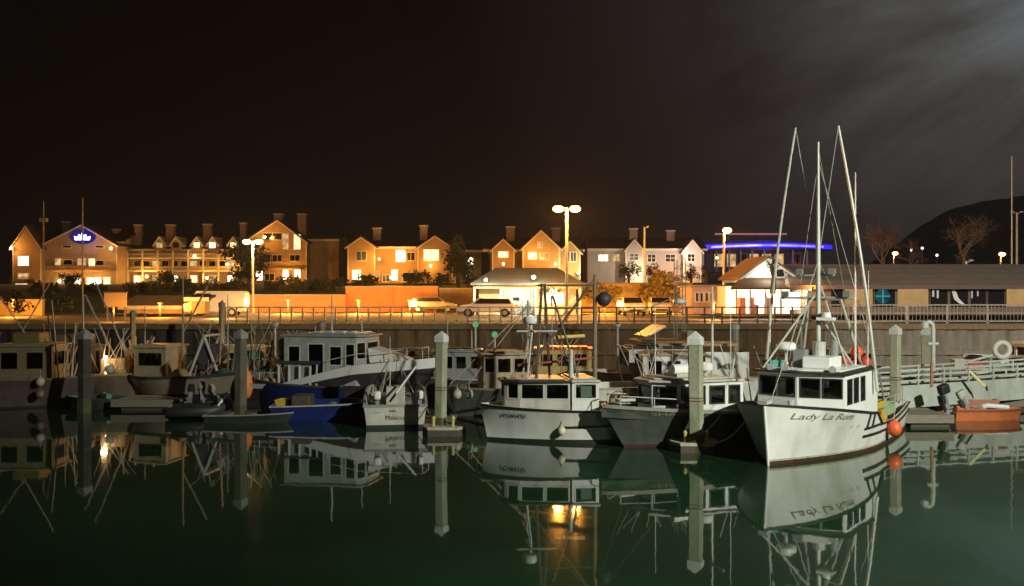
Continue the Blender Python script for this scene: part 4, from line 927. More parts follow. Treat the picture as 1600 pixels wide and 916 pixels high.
# ---------------------------------------------------------------- mooring lines
def line(a, c, sag, label, r=.02):
    a, c = Vector(a), Vector(c); pts = [a.lerp(c, i / 10) - Vector((0, 0, sag * 4 * (i / 10) * (1 - i / 10))) for i in range(11)]
    return tag(MB().tube(pts, r, 6).build('mooring_line', ropem), label, 'rope')
line(on(B2, h2.pt(2.6, 1.0, 1, .03)), (P1.location.x - .2, P1.location.y - .2, .45), .12, 'pale mooring line from the green hull to the collar of the tall pile')
line(on(B4, (-5.8, -1.0, .8)), (P2.location.x - .1, P2.location.y - .1, .5), .1, 'mooring line from the lettered skiff to its pile')
line((P1.location.x + .2, P1.location.y - .2, .35), on(B1, h1.pt(1.2, 1.0, -1, .03)), .25, 'mooring line from the tall pile to the large white bow')

# ---------------------------------------------------------------- gangway and right side
G = thing('gangway', 'long pale aluminium gangway with solid side that rises to the right', 'gangway')
ya, yb = 34.5, 37.5
A = Vector((X(1392, ya), ya, Z(640, ya))); Bq = Vector((X(1660, yb), yb, Z(619, yb)))
G.location = A; G.rotation_euler = (0, 0, math.atan2((Bq - A).y, (Bq - A).x)); GL = (Bq - A).xy.length; gr = (Bq.z - A.z) / GL
def gz(x): return x * gr
def gpanel(mb, y0, y1, x0, x1, za, zb):
    vs = [(x0, y0, gz(x0) + za), (x1, y0, gz(x1) + za), (x1, y0, gz(x1) + zb), (x0, y0, gz(x0) + zb), (x0, y1, gz(x0) + za), (x1, y1, gz(x1) + za), (x1, y1, gz(x1) + zb), (x0, y1, gz(x0) + zb)]
    mb.add(vs, [(0, 1, 2, 3), (4, 5, 6, 7), (0, 1, 5, 4), (2, 3, 7, 6), (0, 3, 7, 4), (1, 2, 6, 5)])
gw = mat('pale_green_grey_paint', (.50, .54, .48), .5, .15, 2, dirt=((.28, .28, .2), .4))
b = MB(); gpanel(b, 0, .05, 0, GL, .0, .85); b.build('side_panel', gw, G)
b = MB(); gpanel(b, 1.3, 1.35, 0, GL, .0, .85); b.build('side_panel', gw, G)
b = MB(); gpanel(b, .06, 1.29, 0, GL, .02, .12); b.build('walkway', dockm, G)
for y_ in (.02, 1.32):
    b = MB()
    for k_ in (1.02, 1.22, 1.42):
        gpanel(b, y_ - .025, y_ + .025, 0, GL, k_ - .03, k_ + .03)
    b.build('handrail', gw, G)
    n = 7
    for i in range(n): MB().box(GL * i / n + .02, GL * i / n + .09, y_ - .035, y_ + .035, gz(GL * i / n) + .83, gz(GL * i / n) + 1.45).build('rail_post', gw, G)
b = MB(); b.cbox((1.9, -.04, gz(1.9) + 1.2), (.1, .06, .9), 0, 0, 0); b.build('sign_post', mat('rusty_bracket', (.4, .2, .12), .7, .2, 5), G)
oar = thing('yellow_oar', 'pale yellow oar blade leaning on the gangway rail', 'oar', (X(1527, 35), 35.0, Z(592, 35)), 0)
MB().cbox((0, 0, 0), (.1, .05, .85), 0, 0, radians(-45)).build('blade', mat('pale_yellow', (.72, .68, .30), .5, .1, 4), oar)
MB().cbox((.35, 0, -.36), (.06, .05, .2), 0, 0, radians(-20)).build('shaft', blackp, oar)
# quay side crane pipe / dock lamp beside the gangway
DL = thing('dock_lamp', 'white hooked dock lamp post standing at the gangway', 'lamp post', (X(1458, 36), 36.0, 0))
zt = Z(503, 36)
MB().tube([(0, 0, .3), (0, 0, zt - .25), (-.03, 0, zt - .08), (-.15, 0, zt), (-.28, 0, zt - .05)], .085, 10).build('post', mat('white_steel', (.66, .66, .60), .4, .1, 5), DL, smooth=True)
MB().tube([(-.32, 0, zt - .22), (-.32, 0, zt - .04), (-.32, 0, zt + .02)], [.14, .14, .06], 12).build('lamp_hood', mat('white_steel', (0, 0, 0)), DL)
MB().tube([(-.2, 0, zt - .85), (.2, 0, zt - .85)], .06, 8).build('cross_arm', mat('white_steel', (0, 0, 0)), DL)
MB().box(-.14, .14, -.14, .14, .3, 1.1).build('power_box', galv, DL, bevel=.02)
# orange boats under the gangway
B15 = thing('kayak', 'long orange kayak on the dock below the gangway', 'kayak')
B15.location = (X(1592, 34.5), 34.6, .0); B15.rotation_euler = (0, 0, radians(4))
h15 = Hull(2.6, 1.05, [(0, .42), (2.6, .46)], rake=.2, sm=.4, wl=.8, deckdrop=.12)
h15.shell('hull', mat('orange_hull', (.62, .17, .06), .45, .15, 4), B15); h15.band('rim', mat('brown_rim', (.25, .08, .05), .6, .2, 5), B15, lambda s: .34, lambda s: .40, off=.02, join=True)
MB().box(-1.6, -1.3, -.5, .5, .35, .42).box(-.9, -.65, -.45, .45, .35, .42).build('thwart', offwhite, B15)
MB().tube([(-.4, -.1, .45), (-1.1, .1, .5), (-1.4, 0, .46)], .09, 8).build('rolled_sail', cleanwhite, B15)
B16 = thing('dinghy', 'faded coral dinghy lying left of the orange kayak', 'dinghy')
B16.location = (X(1470, 36.2), 36.4, 0); B16.rotation_euler = (0, 0, radians(175))
h16 = Hull(2.1, 1.1, [(0, .62), (2.1, .58)], rake=.2, sm=.4, wl=.8, deckdrop=.15)
h16.shell('hull', mat('coral_hull', (.55, .25, .17), .5, .2, 4), B16)
MB().box(-1.2, -.9, -.5, .5, .5, .56).build('thwart', woodp, B16)
outboard(Vector((X(1480, 33.4), 33.6, .75)), radians(200), 'dark outboard with round cowling on the short pale dock finger', blackp, .3, .9)
outboard(Vector((X(1510, 34.2), 34.3, .55)), radians(180), 'pale outboard motor in front of the coral dinghy', offwhite, .5, .8)
tor = thing('life_ring', 'grey life ring standing behind the gangway at the right', 'life ring', (X(1577, 41), 41.6, Z(548, 41)))
MB().torus((0, 0, 0), .33, .12, 'y', 20, 8).build('ring', mat('grey_ring', (.5, .5, .46), .6, .15, 5), tor, smooth=True)
MB().tube([(-.2, .1, -.2), (-1.5, .1, -.55)], .06, 7).build('strap', galv, tor)
for i, (px, py, m_, lb) in enumerate(((1500, 562, offwhite, 'off-white box leftmost behind the gangway'), (1518, 565, redp, 'dark red box behind the gangway left of the life ring'), (1548, 560, greyp, 'grey box just left of the life ring'), (1592, 560, blackp, 'black box right of the life ring'))):
    crate(Vector((X(px, 42.2), 42.2, Z(py + 14, 42.2))), (.7, .5, .42), .2 * i, m_, lb, 'deck_box')
t = thing('deck_table', 'long pale table that carries the boxes and the life ring behind the gangway', 'table', (X(1560, 42.3), 42.3, .5))
zz = Z(574, 42.2) - .5
MB().box(-2.6, 3.2, -.7, .5, zz - .06, zz - .005).build('top', offwhite, t)
for sx in (-2.5, 0, 3.0):
    for sy in (-.6, .4): MB().box(sx, sx + .08, sy, sy + .08, -.1, zz - .06).build('leg', galv, t)
# crab pots and purple covers on the finger left of the white bow
for i, (px, y_, m_, lb) in enumerate(((1128, 32.0, purple, 'purple covered crab pot on the finger beside the white bow'), (1147, 32.3, mat('maroon_cover', (.2, .05, .1), .7, .2, 5), 'maroon crab pot right of the purple one'), (1112, 32.6, woodp, 'wooden crab pot left of the purple one'))):
    t = thing('crab_pot', lb, 'crab pot', (X(px, y_), y_, .43), .3 * i)
    b = MB(); r_ = .36
    for z_ in (.02, .2, .4): b.torus((0, 0, z_), r_, .022, 'z', 16, 5)
    for a in range(8): b.tube([(r_ * cos(a * pi / 4), r_ * sin(a * pi / 4), 0), (r_ * cos(a * pi / 4), r_ * sin(a * pi / 4), .42)], .015, 5)
    b.build('frame', blackp, t); MB().tube([(0, 0, .05), (0, 0, .38)], r_ * .92, 14).build('cover', m_, t)
# dock lamp posts with green lights
greenl = emit('green_dock_light', (.35, 1, .45), .35)
for px, py, Y_, m_, lb in ((743, 507, 46.5, greenl, 'thin dock pole with a green light above the tan wheelhouse boat'), (773, 523, 46.5, greenl, 'lower dock pole with a green light right of the other green one'), (965, 508, 46.5, galv, 'thin unlit dock pole above the amber cabin boat'), (1252, 505, 46.5, galv, 'thin unlit dock pole left of the big mast'), (430, 508, 46.5, galv, 'thin unlit dock pole right of the dark brown pile')):
    t = thing('dock_pole', lb, 'pole', (X(px, Y_), Y_, .42)); z_ = Z(py, Y_) - .42
    MB().tube([(0, 0, 0), (0, 0, z_)], .06, 8, .05).build('pole', galv, t); MB().ball((0, 0, z_), .15, 10, 8, (1, 1, 1.1)).build('lantern', m_, t, smooth=True)
# loose masts of boats that stand behind
# spars, lines and nets that fill the old boats
random.seed(5)
spar_m = [mat('pale_rig', (.34, .27, .19), .6, .2, 4), mat('grey_derrick', (.25, .21, .2), .6, .2, 4), mat('warm_mast', (.34, .24, .14), .6, .2, 4), offwhite]
def spars(bt, x0, x1, hw, z0, n, hmax):
    for i in range(n):
        x = random.uniform(x0, x1); y = random.choice((-1, 1)) * random.uniform(.3, 1) * hw; h_ = random.uniform(.5, 1) * hmax
        MB().tube([(x, y, z0), (x + random.uniform(-.9, .9), y * random.uniform(.1, .8), z0 + h_)], random.uniform(.02, .045), 6, .015).build('spar', random.choice(spar_m), bt)
    b = MB()
    for i in range(n):
        x = random.uniform(x0, x1); b.tube([(x, random.choice((-hw, hw)), z0), (random.uniform(x0, x1), 0, z0 + hmax * .9)], .012, 4)
    tag(b.build('rigging_line', ropem, bt), kind=None)
def heap(bt, x, y, z, r, m, name='net_heap'):
    vs = []; fs = []; n = 12
    for j in range(6):
        for i in range(n):
            a = 2 * pi * i / n; rr = r * cos(j / 5 * pi / 2 * .97) * random.uniform(.85, 1.15); vs.append((x + rr * cos(a), y + rr * .7 * sin(a), z + r * .75 * sin(j / 5 * pi / 2) * random.uniform(.8, 1.1)))
    for j in range(5):
        for i in range(n): fs.append((j * n + i, j * n + (i + 1) % n, (j + 1) * n + (i + 1) % n, (j + 1) * n + i))
    fs.append(tuple(5 * n + i for i in range(n))); MB().add(vs, fs).build(name, m, bt)
netg = mat('green_net', (.05, .09, .05), .9, .4, 14, bump=.6); netb = mat('brown_net', (.16, .10, .05), .9, .4, 14, bump=.6); nett = mat('teal_net', (0, 0, 0)); nety = mat('straw_net', (.36, .25, .10), .9, .4, 14, bump=.6)
spars(B9, -7.5, -4.0, 1.1, 1.0, 7, 3.4); spars(B9, -1.1, -.3, .5, 1.1, 4, 2.6); heap(B9, -5.4, -.6, 1.0, .7, netb); heap(B9, -4.1, -.9, .95, .5, nety)
spars(B8, -6.5, -2.4, 1.0, 1.2, 9, 2.6); heap(B8, -2.6, .8, 1.15, .5, nety); heap(B8, -4.6, .9, 1.25, .45, netg); heap(B8, -5.9, .8, 1.35, .45, netb)
spars(B7, -4.0, -.6, .9, 1.0, 7, 2.4); heap(B7, -1.0, .3, .9, .5, nety); heap(B7, -3.9, .4, .8, .4, netb)
spars(B10, -2.3, -.4, .8, 1.2, 6, 2.2); heap(B10, -1.6, .6, 1.2, .45, nety)
spars(B5, -6.6, -5.5, 1.1, 1.05, 3, 1.4); spars(B3, -6.8, -4.3, .9, 1.0, 5, 2.2); heap(B3, -6.2, .4, .6, .5, nety)
spars(B2, -7.6, -4.2, 1.0, .8, 4, 2.4); heap(B2, -4.9, .5, .6, .5, netb)
spars(B1, -9.6, -6.8, 1.1, .8, 3, 1.8); heap(B1, -8.2, .7, .5, .45, netg)
spars(B14, -5.2, -3.0, .8, .9, 5, 2.2); heap(B14, -3.9, .3, .7, .5, nety)
spars(B4, -3.2, -1.0, .7, .8, 3, 1.6)
# clutter on decks, one object each
random.seed(21)
kinds = [('fish_crate', 'fish crate'), ('tool_box', 'tool box')]
spots = [(B9, -5.4, .2, 1.76), (B8, -5.5, .1, 1.92), (B7, -2.6, .3, .8), (B6, -3.0, .2, .36), (B3, -6.4, .5, .62), (B2, -6.9, -.6, .52), (B5, -6.1, .3, .78), (B1, -9.6, -.7, .48)]
names_ = ['old boat cut by the left edge', 'long cream hulled boat', 'dark blue trawler', 'low blue boat', 'middle white work boat', 'green hulled boat', 'grey cabin cruiser', 'large white poled boat']
cols_ = [tan, teal, offwhite, yellowp, redp, orange, offwhite, yellowp]; cn = ['tan', 'teal', 'off-white', 'yellow', 'red', 'orange', 'off-white', 'yellow']
for (bo, x_, y_, z_), nm, m_, c_ in zip(spots, names_, cols_, cn):
    crate(on(bo, (x_, y_, z_)), (.6, .45, .35), random.uniform(0, 3), m_, f'{c_} fish crate aft on the {nm}')
# ================================================================ THE TOWN
stucco = mat('cream_stucco', (.34, .27, .17), .85, .15, 1.2, bump=.1, stripes=('Z', 4.5, .2, .86))
stucco2 = mat('ochre_clapboard', (.38, .26, .13), .85, .15, 1.2, stripes=('Z', 4.5, .2, .82))
pinkw = mat('pale_clapboard', (.42, .36, .36), .85, .12, 1.2, stripes=('Z', 4.5, .2, .85))
roofm = mat('dark_shingle_roof', (.045, .04, .038), .9, .3, 2, bump=.2, stripes=('Z', 3, .2, .7))
roofp = mat('porch_roof', (.16, .09, .05), .9, .2, 1.2, bump=.2, stripes=('Z', 2.5, .2, .85))
rooft = mat('restaurant_roof', (.30, .25, .21), .9, .2, 1.2, bump=.2, stripes=('Z', 2.5, .2, .85))
trimw = mat('white_trim', (.62, .58, .50), .6, .12, 4)
darkwin = mat('dark_window_glass', (.015, .015, .02), .12, .2, 5, spec=.8)
litwin = emit('lit_window', (1, .74, .36), 2.1, .45, 1.3)
litbright = emit('bright_window', (1, .86, .55), 4.0, .4, 1.2)
litdim = emit('dim_window', (1, .62, .25), .7, .5, 1.5)
brick = mat('chimney_brick', (.36, .26, .2), .85, .25, 5, stripes=('Z', 8, .2, .75))
glob = emit('lamp_globe', (1, .74, .34), 26)
globw = emit('white_lamp_globe', (.95, 1, .8), 22)
sodg = emit('sodium_lamp_glass', (1, .42, .09), 26)

class House:
    """a building whose front plane stands at distance Y; sizes are given as they measure on that plane"""
    def __init__(h, name, label, cat, pxl, pxr, pyb, Y, group=None):
        h.Y = Y; h.cx = (X(pxl, Y) + X(pxr, Y)) / 2; h.zb = Z(pyb, Y); h.t = thing(name, label, cat, (h.cx, Y, h.zb), 0, group)
    def x(h, px, Y=None): return X(px, Y or h.Y) - h.cx
    def z(h, py, Y=None): return Z(py, Y or h.Y) - h.zb
    def block(h, name, m, pxl, pxr, pyt, pyb, y0=0, dep=10):
        return MB().box(h.x(pxl), h.x(pxr), y0, y0 + dep, h.z(pyb), h.z(pyt)).build(name, m, h.t)
    def roof(h, pxl, pxr, pye, pyr, dep, m=None, y0=-.4, over=.4, name='roof'):
        a, b, ze, zr = h.x(pxl) - over, h.x(pxr) + over, h.z(pye), h.z(pyr)
        ym = y0 + dep / 2; e = .18
        MB().prism([(y0, ze - e), (y0, ze), (ym, zr), (y0 + dep, ze), (y0 + dep, ze - e), (ym, zr - e)], 'x', a, b).build(name, m or roofm, h.t)
        MB().box(a, b, y0 - .08, y0 - .004, ze - .28, ze + .02).build('gutter', trimw, h.t)
        MB().prism([(y0 + .45, ze - e - .01), (ym, zr - e - .02), (y0 + dep - .4, ze - e - .01)], 'x', a + over + .02, b - over - .02).build('gable_wall', h.wm, h.t)
    def gable(h, pxl, pxr, pye, pya, pyb, y0=-1.2, dep=6, wm=None, over=.35, rm=None, apex=None, trim=None):
        a, b, ze, za, zb_ = h.x(pxl), h.x(pxr), h.z(pye), h.z(pya), h.z(pyb); m_ = (a + b) / 2 if apex is None else h.x(apex)
        MB().prism([(a, zb_), (b, zb_), (b, ze), (m_, za), (a, ze)], 'y', y0, y0 + dep).build('gable_bay', wm or h.wm, h.t)
        k = (za - ze) / ((b - a) / 2); o = over; e = .16
        MB().prism([(a - o, ze - o * k + .02), (m_, za + .02), (b + o, ze - o * k + .02), (b + o, ze - o * k + e + .02), (m_, za + e + .04), (a - o, ze - o * k + e + .02)], 'y', y0 - .4, y0 + dep - .1).build('gable_roof', rm or roofm, h.t)
        MB().prism([(a - o, ze - o * k - .16), (m_, za - .16), (b + o, ze - o * k - .16), (b + o, ze - o * k + .016), (m_, za + .016), (a - o, ze - o * k + .016)], 'y', y0 - .46, y0 - .404).build('barge_board', trim or trimw, h.t)
        for xx in (a, b): MB().box(xx - .07, xx + .07, y0 - .04, y0 - .004, zb_, ze - .05).build('corner_trim', trimw, h.t)
    def win(h, pxl, pxr, pyt, pyb, m, y0=0, frame=None, mull=(1, 1)):
        a, b, c, d = h.x(pxl), h.x(pxr), h.z(pyb), h.z(pyt); e = .09
        f = MB().box(a - e, b + e, y0 - .07, y0 - .005, c - e, c).box(a - e, b + e, y0 - .07, y0 - .005, d, d + e).box(a - e, a, y0 - .07, y0 - .005, c, d).box(b, b + e, y0 - .07, y0 - .005, c, d)
        for i in range(1, mull[0]): u = a + (b - a) * i / mull[0]; f.box(u - .03, u + .03, y0 - .06, y0 - .035, c, d)
        for i in range(1, mull[1]): u = c + (d - c) * i / mull[1]; f.box(a, b, y0 - .058, y0 - .037, u - .025, u + .025)
        fo = f.build('window', frame or trimw, h.t)
        MB().box(a, b, y0 - .03, y0 - .006, c, d).build('pane', m, fo)
    def chimney(h, pxl, pxr, pyt, pyb, y0=3, m=None):
        Yc = h.Y + y0; a, b = X(pxl, Yc) - h.cx, X(pxr, Yc) - h.cx; zt, zb_ = Z(pyt, Yc) - h.zb, Z(pyb, Yc) - h.zb
        o = MB().box(a, b, y0, y0 + (b - a), zb_ - 1.5, zt - .15).build('chimney', m or brick, h.t)
        MB().box(a - .12, b + .12, y0 - .12, y0 + (b - a) + .12, zt - .146, zt).build('chimney_cap', trimw, o)
    def balcony(h, pxl, pxr, py, pyt, y0=-1.4, dep=1.4, m=None):
        a, b, zb_, zt = h.x(pxl), h.x(pxr), h.z(py), h.z(pyt)
        o = MB().box(a, b, y0, y0 + dep - .01, zb_ - .18, zb_).build('balcony', m or trimw, h.t)
        r = MB().box(a, b, y0, y0 + .06, zt - .07, zt); n = int((b - a) / .28)
        for i in range(n + 1): u = a + (b - a) * i / n; r.box(u - .02, u + .02, y0 + .01, y0 + .05, zb_ + .003, zt - .074)
        tag(r.build('balustrade', m or trimw, o), kind=None)
    def lamp(h, px, py, power, col=WARM, y0=-.6, r=.14, m=None, off=.9):
        xx, zz_ = h.x(px, h.Y), h.z(py)
        s = MB().box(xx - .05, xx + .05, y0 + .1, y0 + .6, zz_ - .03, zz_ + .03).build('lamp_arm', blackp, h.t)
        MB().ball((xx, y0, zz_), r, 10, 8).build('lamp_globe', m or glob, s, smooth=True)
        if power: light('house_lamp', (h.cx + xx, h.Y + y0 - off, h.zb + zz_ + .1), power * 2.2, col, .15)

# ---------------------------------------------------------------- the hotel at the left (three wings in one building)
K = House('hotel_building', 'long cream hotel with gabled wings, balconies and a glowing crown emblem at the left', 'hotel', 35, 525, 462, 130); K.wm = stucco
K.block('wall', stucco, 75, 188, 380, 462, 0, 14)
K.roof(60, 190, 378, 352, 14)
K.block('left_tower', stucco2, 36, 78, 384, 462, -2, 8)
K.gable(36, 78, 386, 355, 462, y0=-2.6, dep=8, wm=stucco2)
K.gable(75, 190, 384, 353, 462, y0=-1.6, dep=9, apex=137)
K.block('middle_wall', stucco, 190, 385, 390, 462, 3, 12)
K.roof(190, 388, 388, 358, 12, y0=2.6)
K.block('right_wall', stucco2, 385, 460, 384, 450, 0, 14)
K.gable(385, 480, 378, 345, 452, y0=-.6, dep=12, wm=stucco2, apex=436)
# receding side wall of the right wing
b = MB(); a_, c_ = K.x(480), K.x(525); b.box(a_, c_, 2, 12, K.z(448), K.z(372)); b.build('end_wall', stucco2, K.t); K.roof(462, 523, 373, 358, 12, y0=1.5)
for (a, b_, c, d, m, y) in ((44, 60, 402, 416, litbright, -2.6), (40, 58, 444, 455, litbright, -2.6), (44, 60, 428, 436, litdim, -2.6), (107, 120, 385, 388, darkwin, -1.6), (157, 170, 385, 388, darkwin, -1.6),
        (108, 121, 407, 414, darkwin, -1.6), (130, 142, 405, 415, litdim, -1.6), (147, 156, 405, 416, litwin, -1.6), (158, 170, 408, 415, darkwin, -1.6), (95, 104, 405, 415, litdim, -1.6)):
    K.win(a, b_, c, d, m, y)
for (a, b_, m) in ((97, 108, litdim), (110, 122, darkwin), (124, 134, litbright), (136, 141, darkwin), (144, 153, litwin), (155, 166, litbright), (170, 180, litwin)): K.win(a, b_, 434, 449, m, -1.6)
K.balcony(90, 186, 423, 417, -2.8, 1.2, stucco2); K.balcony(38, 76, 440, 434, -3.6, 1.0, stucco2)
for i, px in enumerate(range(196, 380, 15)):
    K.win(px, px + 10, 407, 415, [darkwin, darkwin, litdim, darkwin][i % 4], 3)
    if i % 2 == 0: K.win(px, px + 11, 430, 441, [litwin, litbright, litdim][i % 3], 3)
K.balcony(192, 384, 402, 396, 1.4, 1.6); K.balcony(192, 384, 422, 417, 1.4, 1.6)
b = MB()
for px in range(192, 386, 24): b.box(K.x(px) - .1, K.x(px) + .1, 1.4, 1.6, K.z(462), K.z(391))
b.build('veranda_posts', trimw, K.t)
for i, px in enumerate((240, 266, 299, 324, 357)):   # arched dormers
    a, b_ = K.x(px - 8), K.x(px + 8); ze, za = K.z(383), K.z(371)
    o = MB().prism([(a, K.z(392)), (b_, K.z(392)), (b_, ze), ((a + b_) / 2 + .5, za - .2), ((a + b_) / 2, za), ((a + b_) / 2 - .5, za - .2), (a, ze)], 'y', 2.2, 6.5).build('dormer', stucco, K.t)
    MB().prism([(a - .2, ze - .15), ((a + b_) / 2, za + .0), (b_ + .2, ze - .15), (b_ + .2, ze + .1), ((a + b_) / 2, za + .28), (a - .2, ze + .1)], 'y', 2.0, 6.6).build('dormer_roof', trimw, o)
    MB().box(K.x(px - 4.5), K.x(px + 4.5), 2.15, 2.195, K.z(386), K.z(378)).build('dormer_pane', [litdim, darkwin, litwin, litbright, litwin][i], o)
for (a, b_, c, d, m) in ((413, 442, 365, 375, darkwin), (444, 452, 366, 390, litdim), (461, 471, 367, 390, litwin), (413, 424, 399, 409, darkwin), (428, 442, 399, 409, darkwin), (455, 470, 399, 408, darkwin), (402, 412, 424, 438, litbright), (416, 430, 428, 438, darkwin), (444, 452, 422, 437, litbright), (462, 471, 422, 434, litbright)):
    K.win(a, b_, c, d, m, -.6, mull=(2, 1))
K.balcony(410, 450, 392, 384, -1.6, .98, stucco2); K.balcony(410, 474, 420, 412, -1.6, .98, stucco2)
for (a, b_, c) in ((97, 106, 346), (176, 184, 358), (210, 219, 351), (259, 270, 351), (317, 328, 350), (375, 384, 348), (428, 440, 334), (465, 477, 334)): K.chimney(a, b_, c, 372, 4)
for (px, py, p_) in ((38, 390, 150), (189, 390, 160), (44, 448, 260), (352, 413, 160), (300, 400, 60), (160, 438, 260), (420, 372, 200), (455, 430, 260), (225, 432, 260), (320, 434, 160), (110, 440, 160)): K.lamp(px, py, p_, WARM, y0=-3.4 if px < 80 else (-3.2 if px < 190 else (1.0 if px < 385 else -2.2)), r=.18)
b = MB(); c0x, c0z = K.x(138.5), K.z(371)    # the crown emblem, lit from inside
crown = [(-1.0, 0), (-1.1, .55), (-.62, .38), (-.5, .8), (-.18, .62), (0, 1.12), (.18, .62), (.5, .8), (.62, .38), (1.1, .55), (1.0, 0)]
b.prism([(c0x + u * 1.0, c0z - .5 + v * 1.0) for u, v in crown], 'y', -2.0, -1.85).build('crown_emblem', emit('crown_light', (.72, .80, 1), 3.6), K.t)
n = 20; b = MB().prism([(c0x + 1.75 * cos(2 * pi * i / n), c0z + 1.05 * sin(2 * pi * i / n)) for i in range(n)], 'y', -1.75, -1.63).build('emblem_panel', emit('blue_panel', (.05, .04, .5), .35), K.t)
light('emblem_lamp', (X(138, 128), 127, Z(372, 128)), 90, (.35, .3, 1), .4)

# ---------------------------------------------------------------- the houses
Hs = House('house', 'ochre house with two gables and a lit central window, right of the hotel', 'house', 545, 710, 443, 122); Hs.wm = stucco2
Hs.block('wall', stucco2, 580, 668, 387, 443, 0, 9); Hs.roof(555, 700, 386, 368, 10)
Hs.gable(547, 588, 386, 372, 443, y0=-1.5, dep=7); Hs.gable(655, 708, 388, 370, 443, y0=-1.5, dep=7)
for (a, b_, c, d, m, y) in ((560, 575, 394, 408, darkwin, -1.5), (554, 566, 423, 437, litbright, -1.5), (619, 633, 391, 409, litbright, 0), (636, 648, 395, 407, darkwin, 0), (664, 687, 391, 408, litwin, -1.5), (584, 592, 424, 438, litdim, 0), (612, 621, 422, 438, litbright, 0), (630, 650, 426, 440, darkwin, 0), (598, 608, 430, 440, darkwin, 0)):
    Hs.win(a, b_, c, d, m, y, mull=(2, 1))
Hs.chimney(583, 595, 356, 384, 3); Hs.chimney(656, 668, 352, 384, 3)
for (px, py, p_) in ((596, 406, 200), (628, 402, 260), (560, 430, 150), (614, 434, 160), (675, 416, 120)): Hs.lamp(px, py, p_, WARM, y0=-2.0 if px > 590 else -2.4)

Hb = House('house', 'orange lit house with three gables above the dark roofed kiosk', 'house', 757, 910, 440, 118); Hb.wm = stucco2
Hb.block('wall', stucco2, 765, 905, 392, 440, 0, 9); Hb.roof(760, 908, 390, 368, 10)
Hb.gable(770, 803, 390, 375, 440, y0=-1.4, dep=7); Hb.gable(817, 872, 388, 362, 440, y0=-2.2, dep=8); Hb.gable(874, 905, 394, 378, 440, y0=-1.2, dep=7)
for (a, b_, c, d, m, y) in ((779, 794, 394, 403, litwin, -1.4), (825, 838, 396, 406, litwin, -2.2), (842, 856, 397, 407, darkwin, -2.2), (884, 889, 395, 409, darkwin, -1.2), (891, 899, 395, 409, darkwin, -1.2), (840, 846, 380, 388, litdim, -2.2)):
    Hb.win(a, b_, c, d, m, y, mull=(2, 1))
Hb.chimney(791, 804, 354, 384, 3); Hb.chimney(863, 875, 356, 384, 3)
for (px, py, p_) in ((833, 400, 160), (901, 428, 500), (787, 414, 120), (866, 414, 100)): Hb.lamp(px, py, p_, WARM if px < 900 else (1, .8, .4), y0=-3.0)

Hc = House('house', 'pale pinkish house with two small gables, right of the double street lamp', 'house', 918, 1106, 442, 124); Hc.wm = pinkw
Hc.block('wall', pinkw, 918, 1100, 390, 442, 0, 9); Hc.roof(922, 1100, 389, 368, 10)
Hc.gable(976, 1002, 390, 375, 442, y0=-1.3, dep=6); Hc.gable(1065, 1092, 392, 376, 442, y0=-1.3, dep=6)
for (a, b_, c, d, m, y) in ((982, 995, 397, 407, darkwin, -1.3), (1040, 1055, 398, 409, darkwin, 0), (1072, 1082, 398, 409, darkwin, -1.3), (1012, 1024, 398, 409, darkwin, 0), (935, 950, 398, 408, darkwin, 0), (958, 968, 398, 408, litdim, 0)): Hc.win(a, b_, c, d, m, y, mull=(2, 2))
Hc.chimney(984, 996, 357, 384, 3); Hc.chimney(1042, 1054, 360, 384, 3)
for (px, py, p_, c_) in ((1066, 402, 260, (1, .75, .6)), (1066, 431, 200, WARM), (996, 428, 330, (1, .85, .5)), (1114, 404, 60, (1, .8, .8))): Hc.lamp(px, py, p_, c_, y0=-2.4)
light('pink_wall_wash', (X(1040, 112), 110, 12), 380, (.9, .45, 1), .8)

# far building with the blue light band
BB = House('pavilion', 'long pavilion with a glowing blue light band and slim columns behind the restaurant', 'pavilion', 1098, 1300, 425, 160); BB.wm = greyp
BB.block('wall', mat('dark_pavilion_wall', (.14, .1, .16), .8, .2, 1), 1108, 1292, 391, 425, 3, 10)
MB().box(BB.x(1096), BB.x(1300), -.6, 12, BB.z(391) + .01, BB.z(376)).build('roof', mat('blue_black_roof', (.04, .04, .10), .6, .2, 2), BB.t)
def arcband(p0, p1, ya, yb, sag, y0, name, m):
    n = 16; top = [(BB.x(p0 + (p1 - p0) * i / n), BB.z(ya - sag * sin(pi * (p0 + (p1 - p0) * i / n - 1098) / 204))) for i in range(n + 1)]
    bot = [(u, BB.z(yb - sag * sin(pi * (p0 + (p1 - p0) * i / n - 1098) / 204))) for i, (u, v) in reversed(list(enumerate(top)))]
    vs = []; fs = []
    for i in range(n + 1): vs += [(top[i][0], y0, top[i][1]), (top[i][0], y0, bot[n - i][1]), (top[i][0], y0 + .12, top[i][1]), (top[i][0], y0 + .12, bot[n - i][1])]
    for i in range(n): q = 4 * i; fs += [(q, q + 4, q + 5, q + 1), (q + 2, q + 3, q + 7, q + 6), (q, q + 2, q + 6, q + 4), (q + 1, q + 5, q + 7, q + 3)]
    MB().add(vs, fs).build(name, m, BB.t)
arcband(1098, 1298, 383.5, 390, 3.5, -.80, 'light_band', emit('blue_light_band', (.045, .025, 1), 2.0, .5, .25))
arcband(1110, 1284, 386, 388.6, 3.5, -.95, 'light_tube', emit('blue_white_band', (.34, .26, 1), 2.6, .6, .3))
MB().box(BB.x(1128), BB.x(1243), 5, 5.6, BB.z(364), BB.z(361.6)).build('roof_beam', emit('pink_neon_beam', (.9, .38, .42), .38), BB.t)
for px in (1150, 1200, 1235): MB().box(BB.x(px) - .08, BB.x(px) + .08, 5.1, 5.4, BB.z(376), BB.z(364)).build('beam_support', greyp, BB.t)
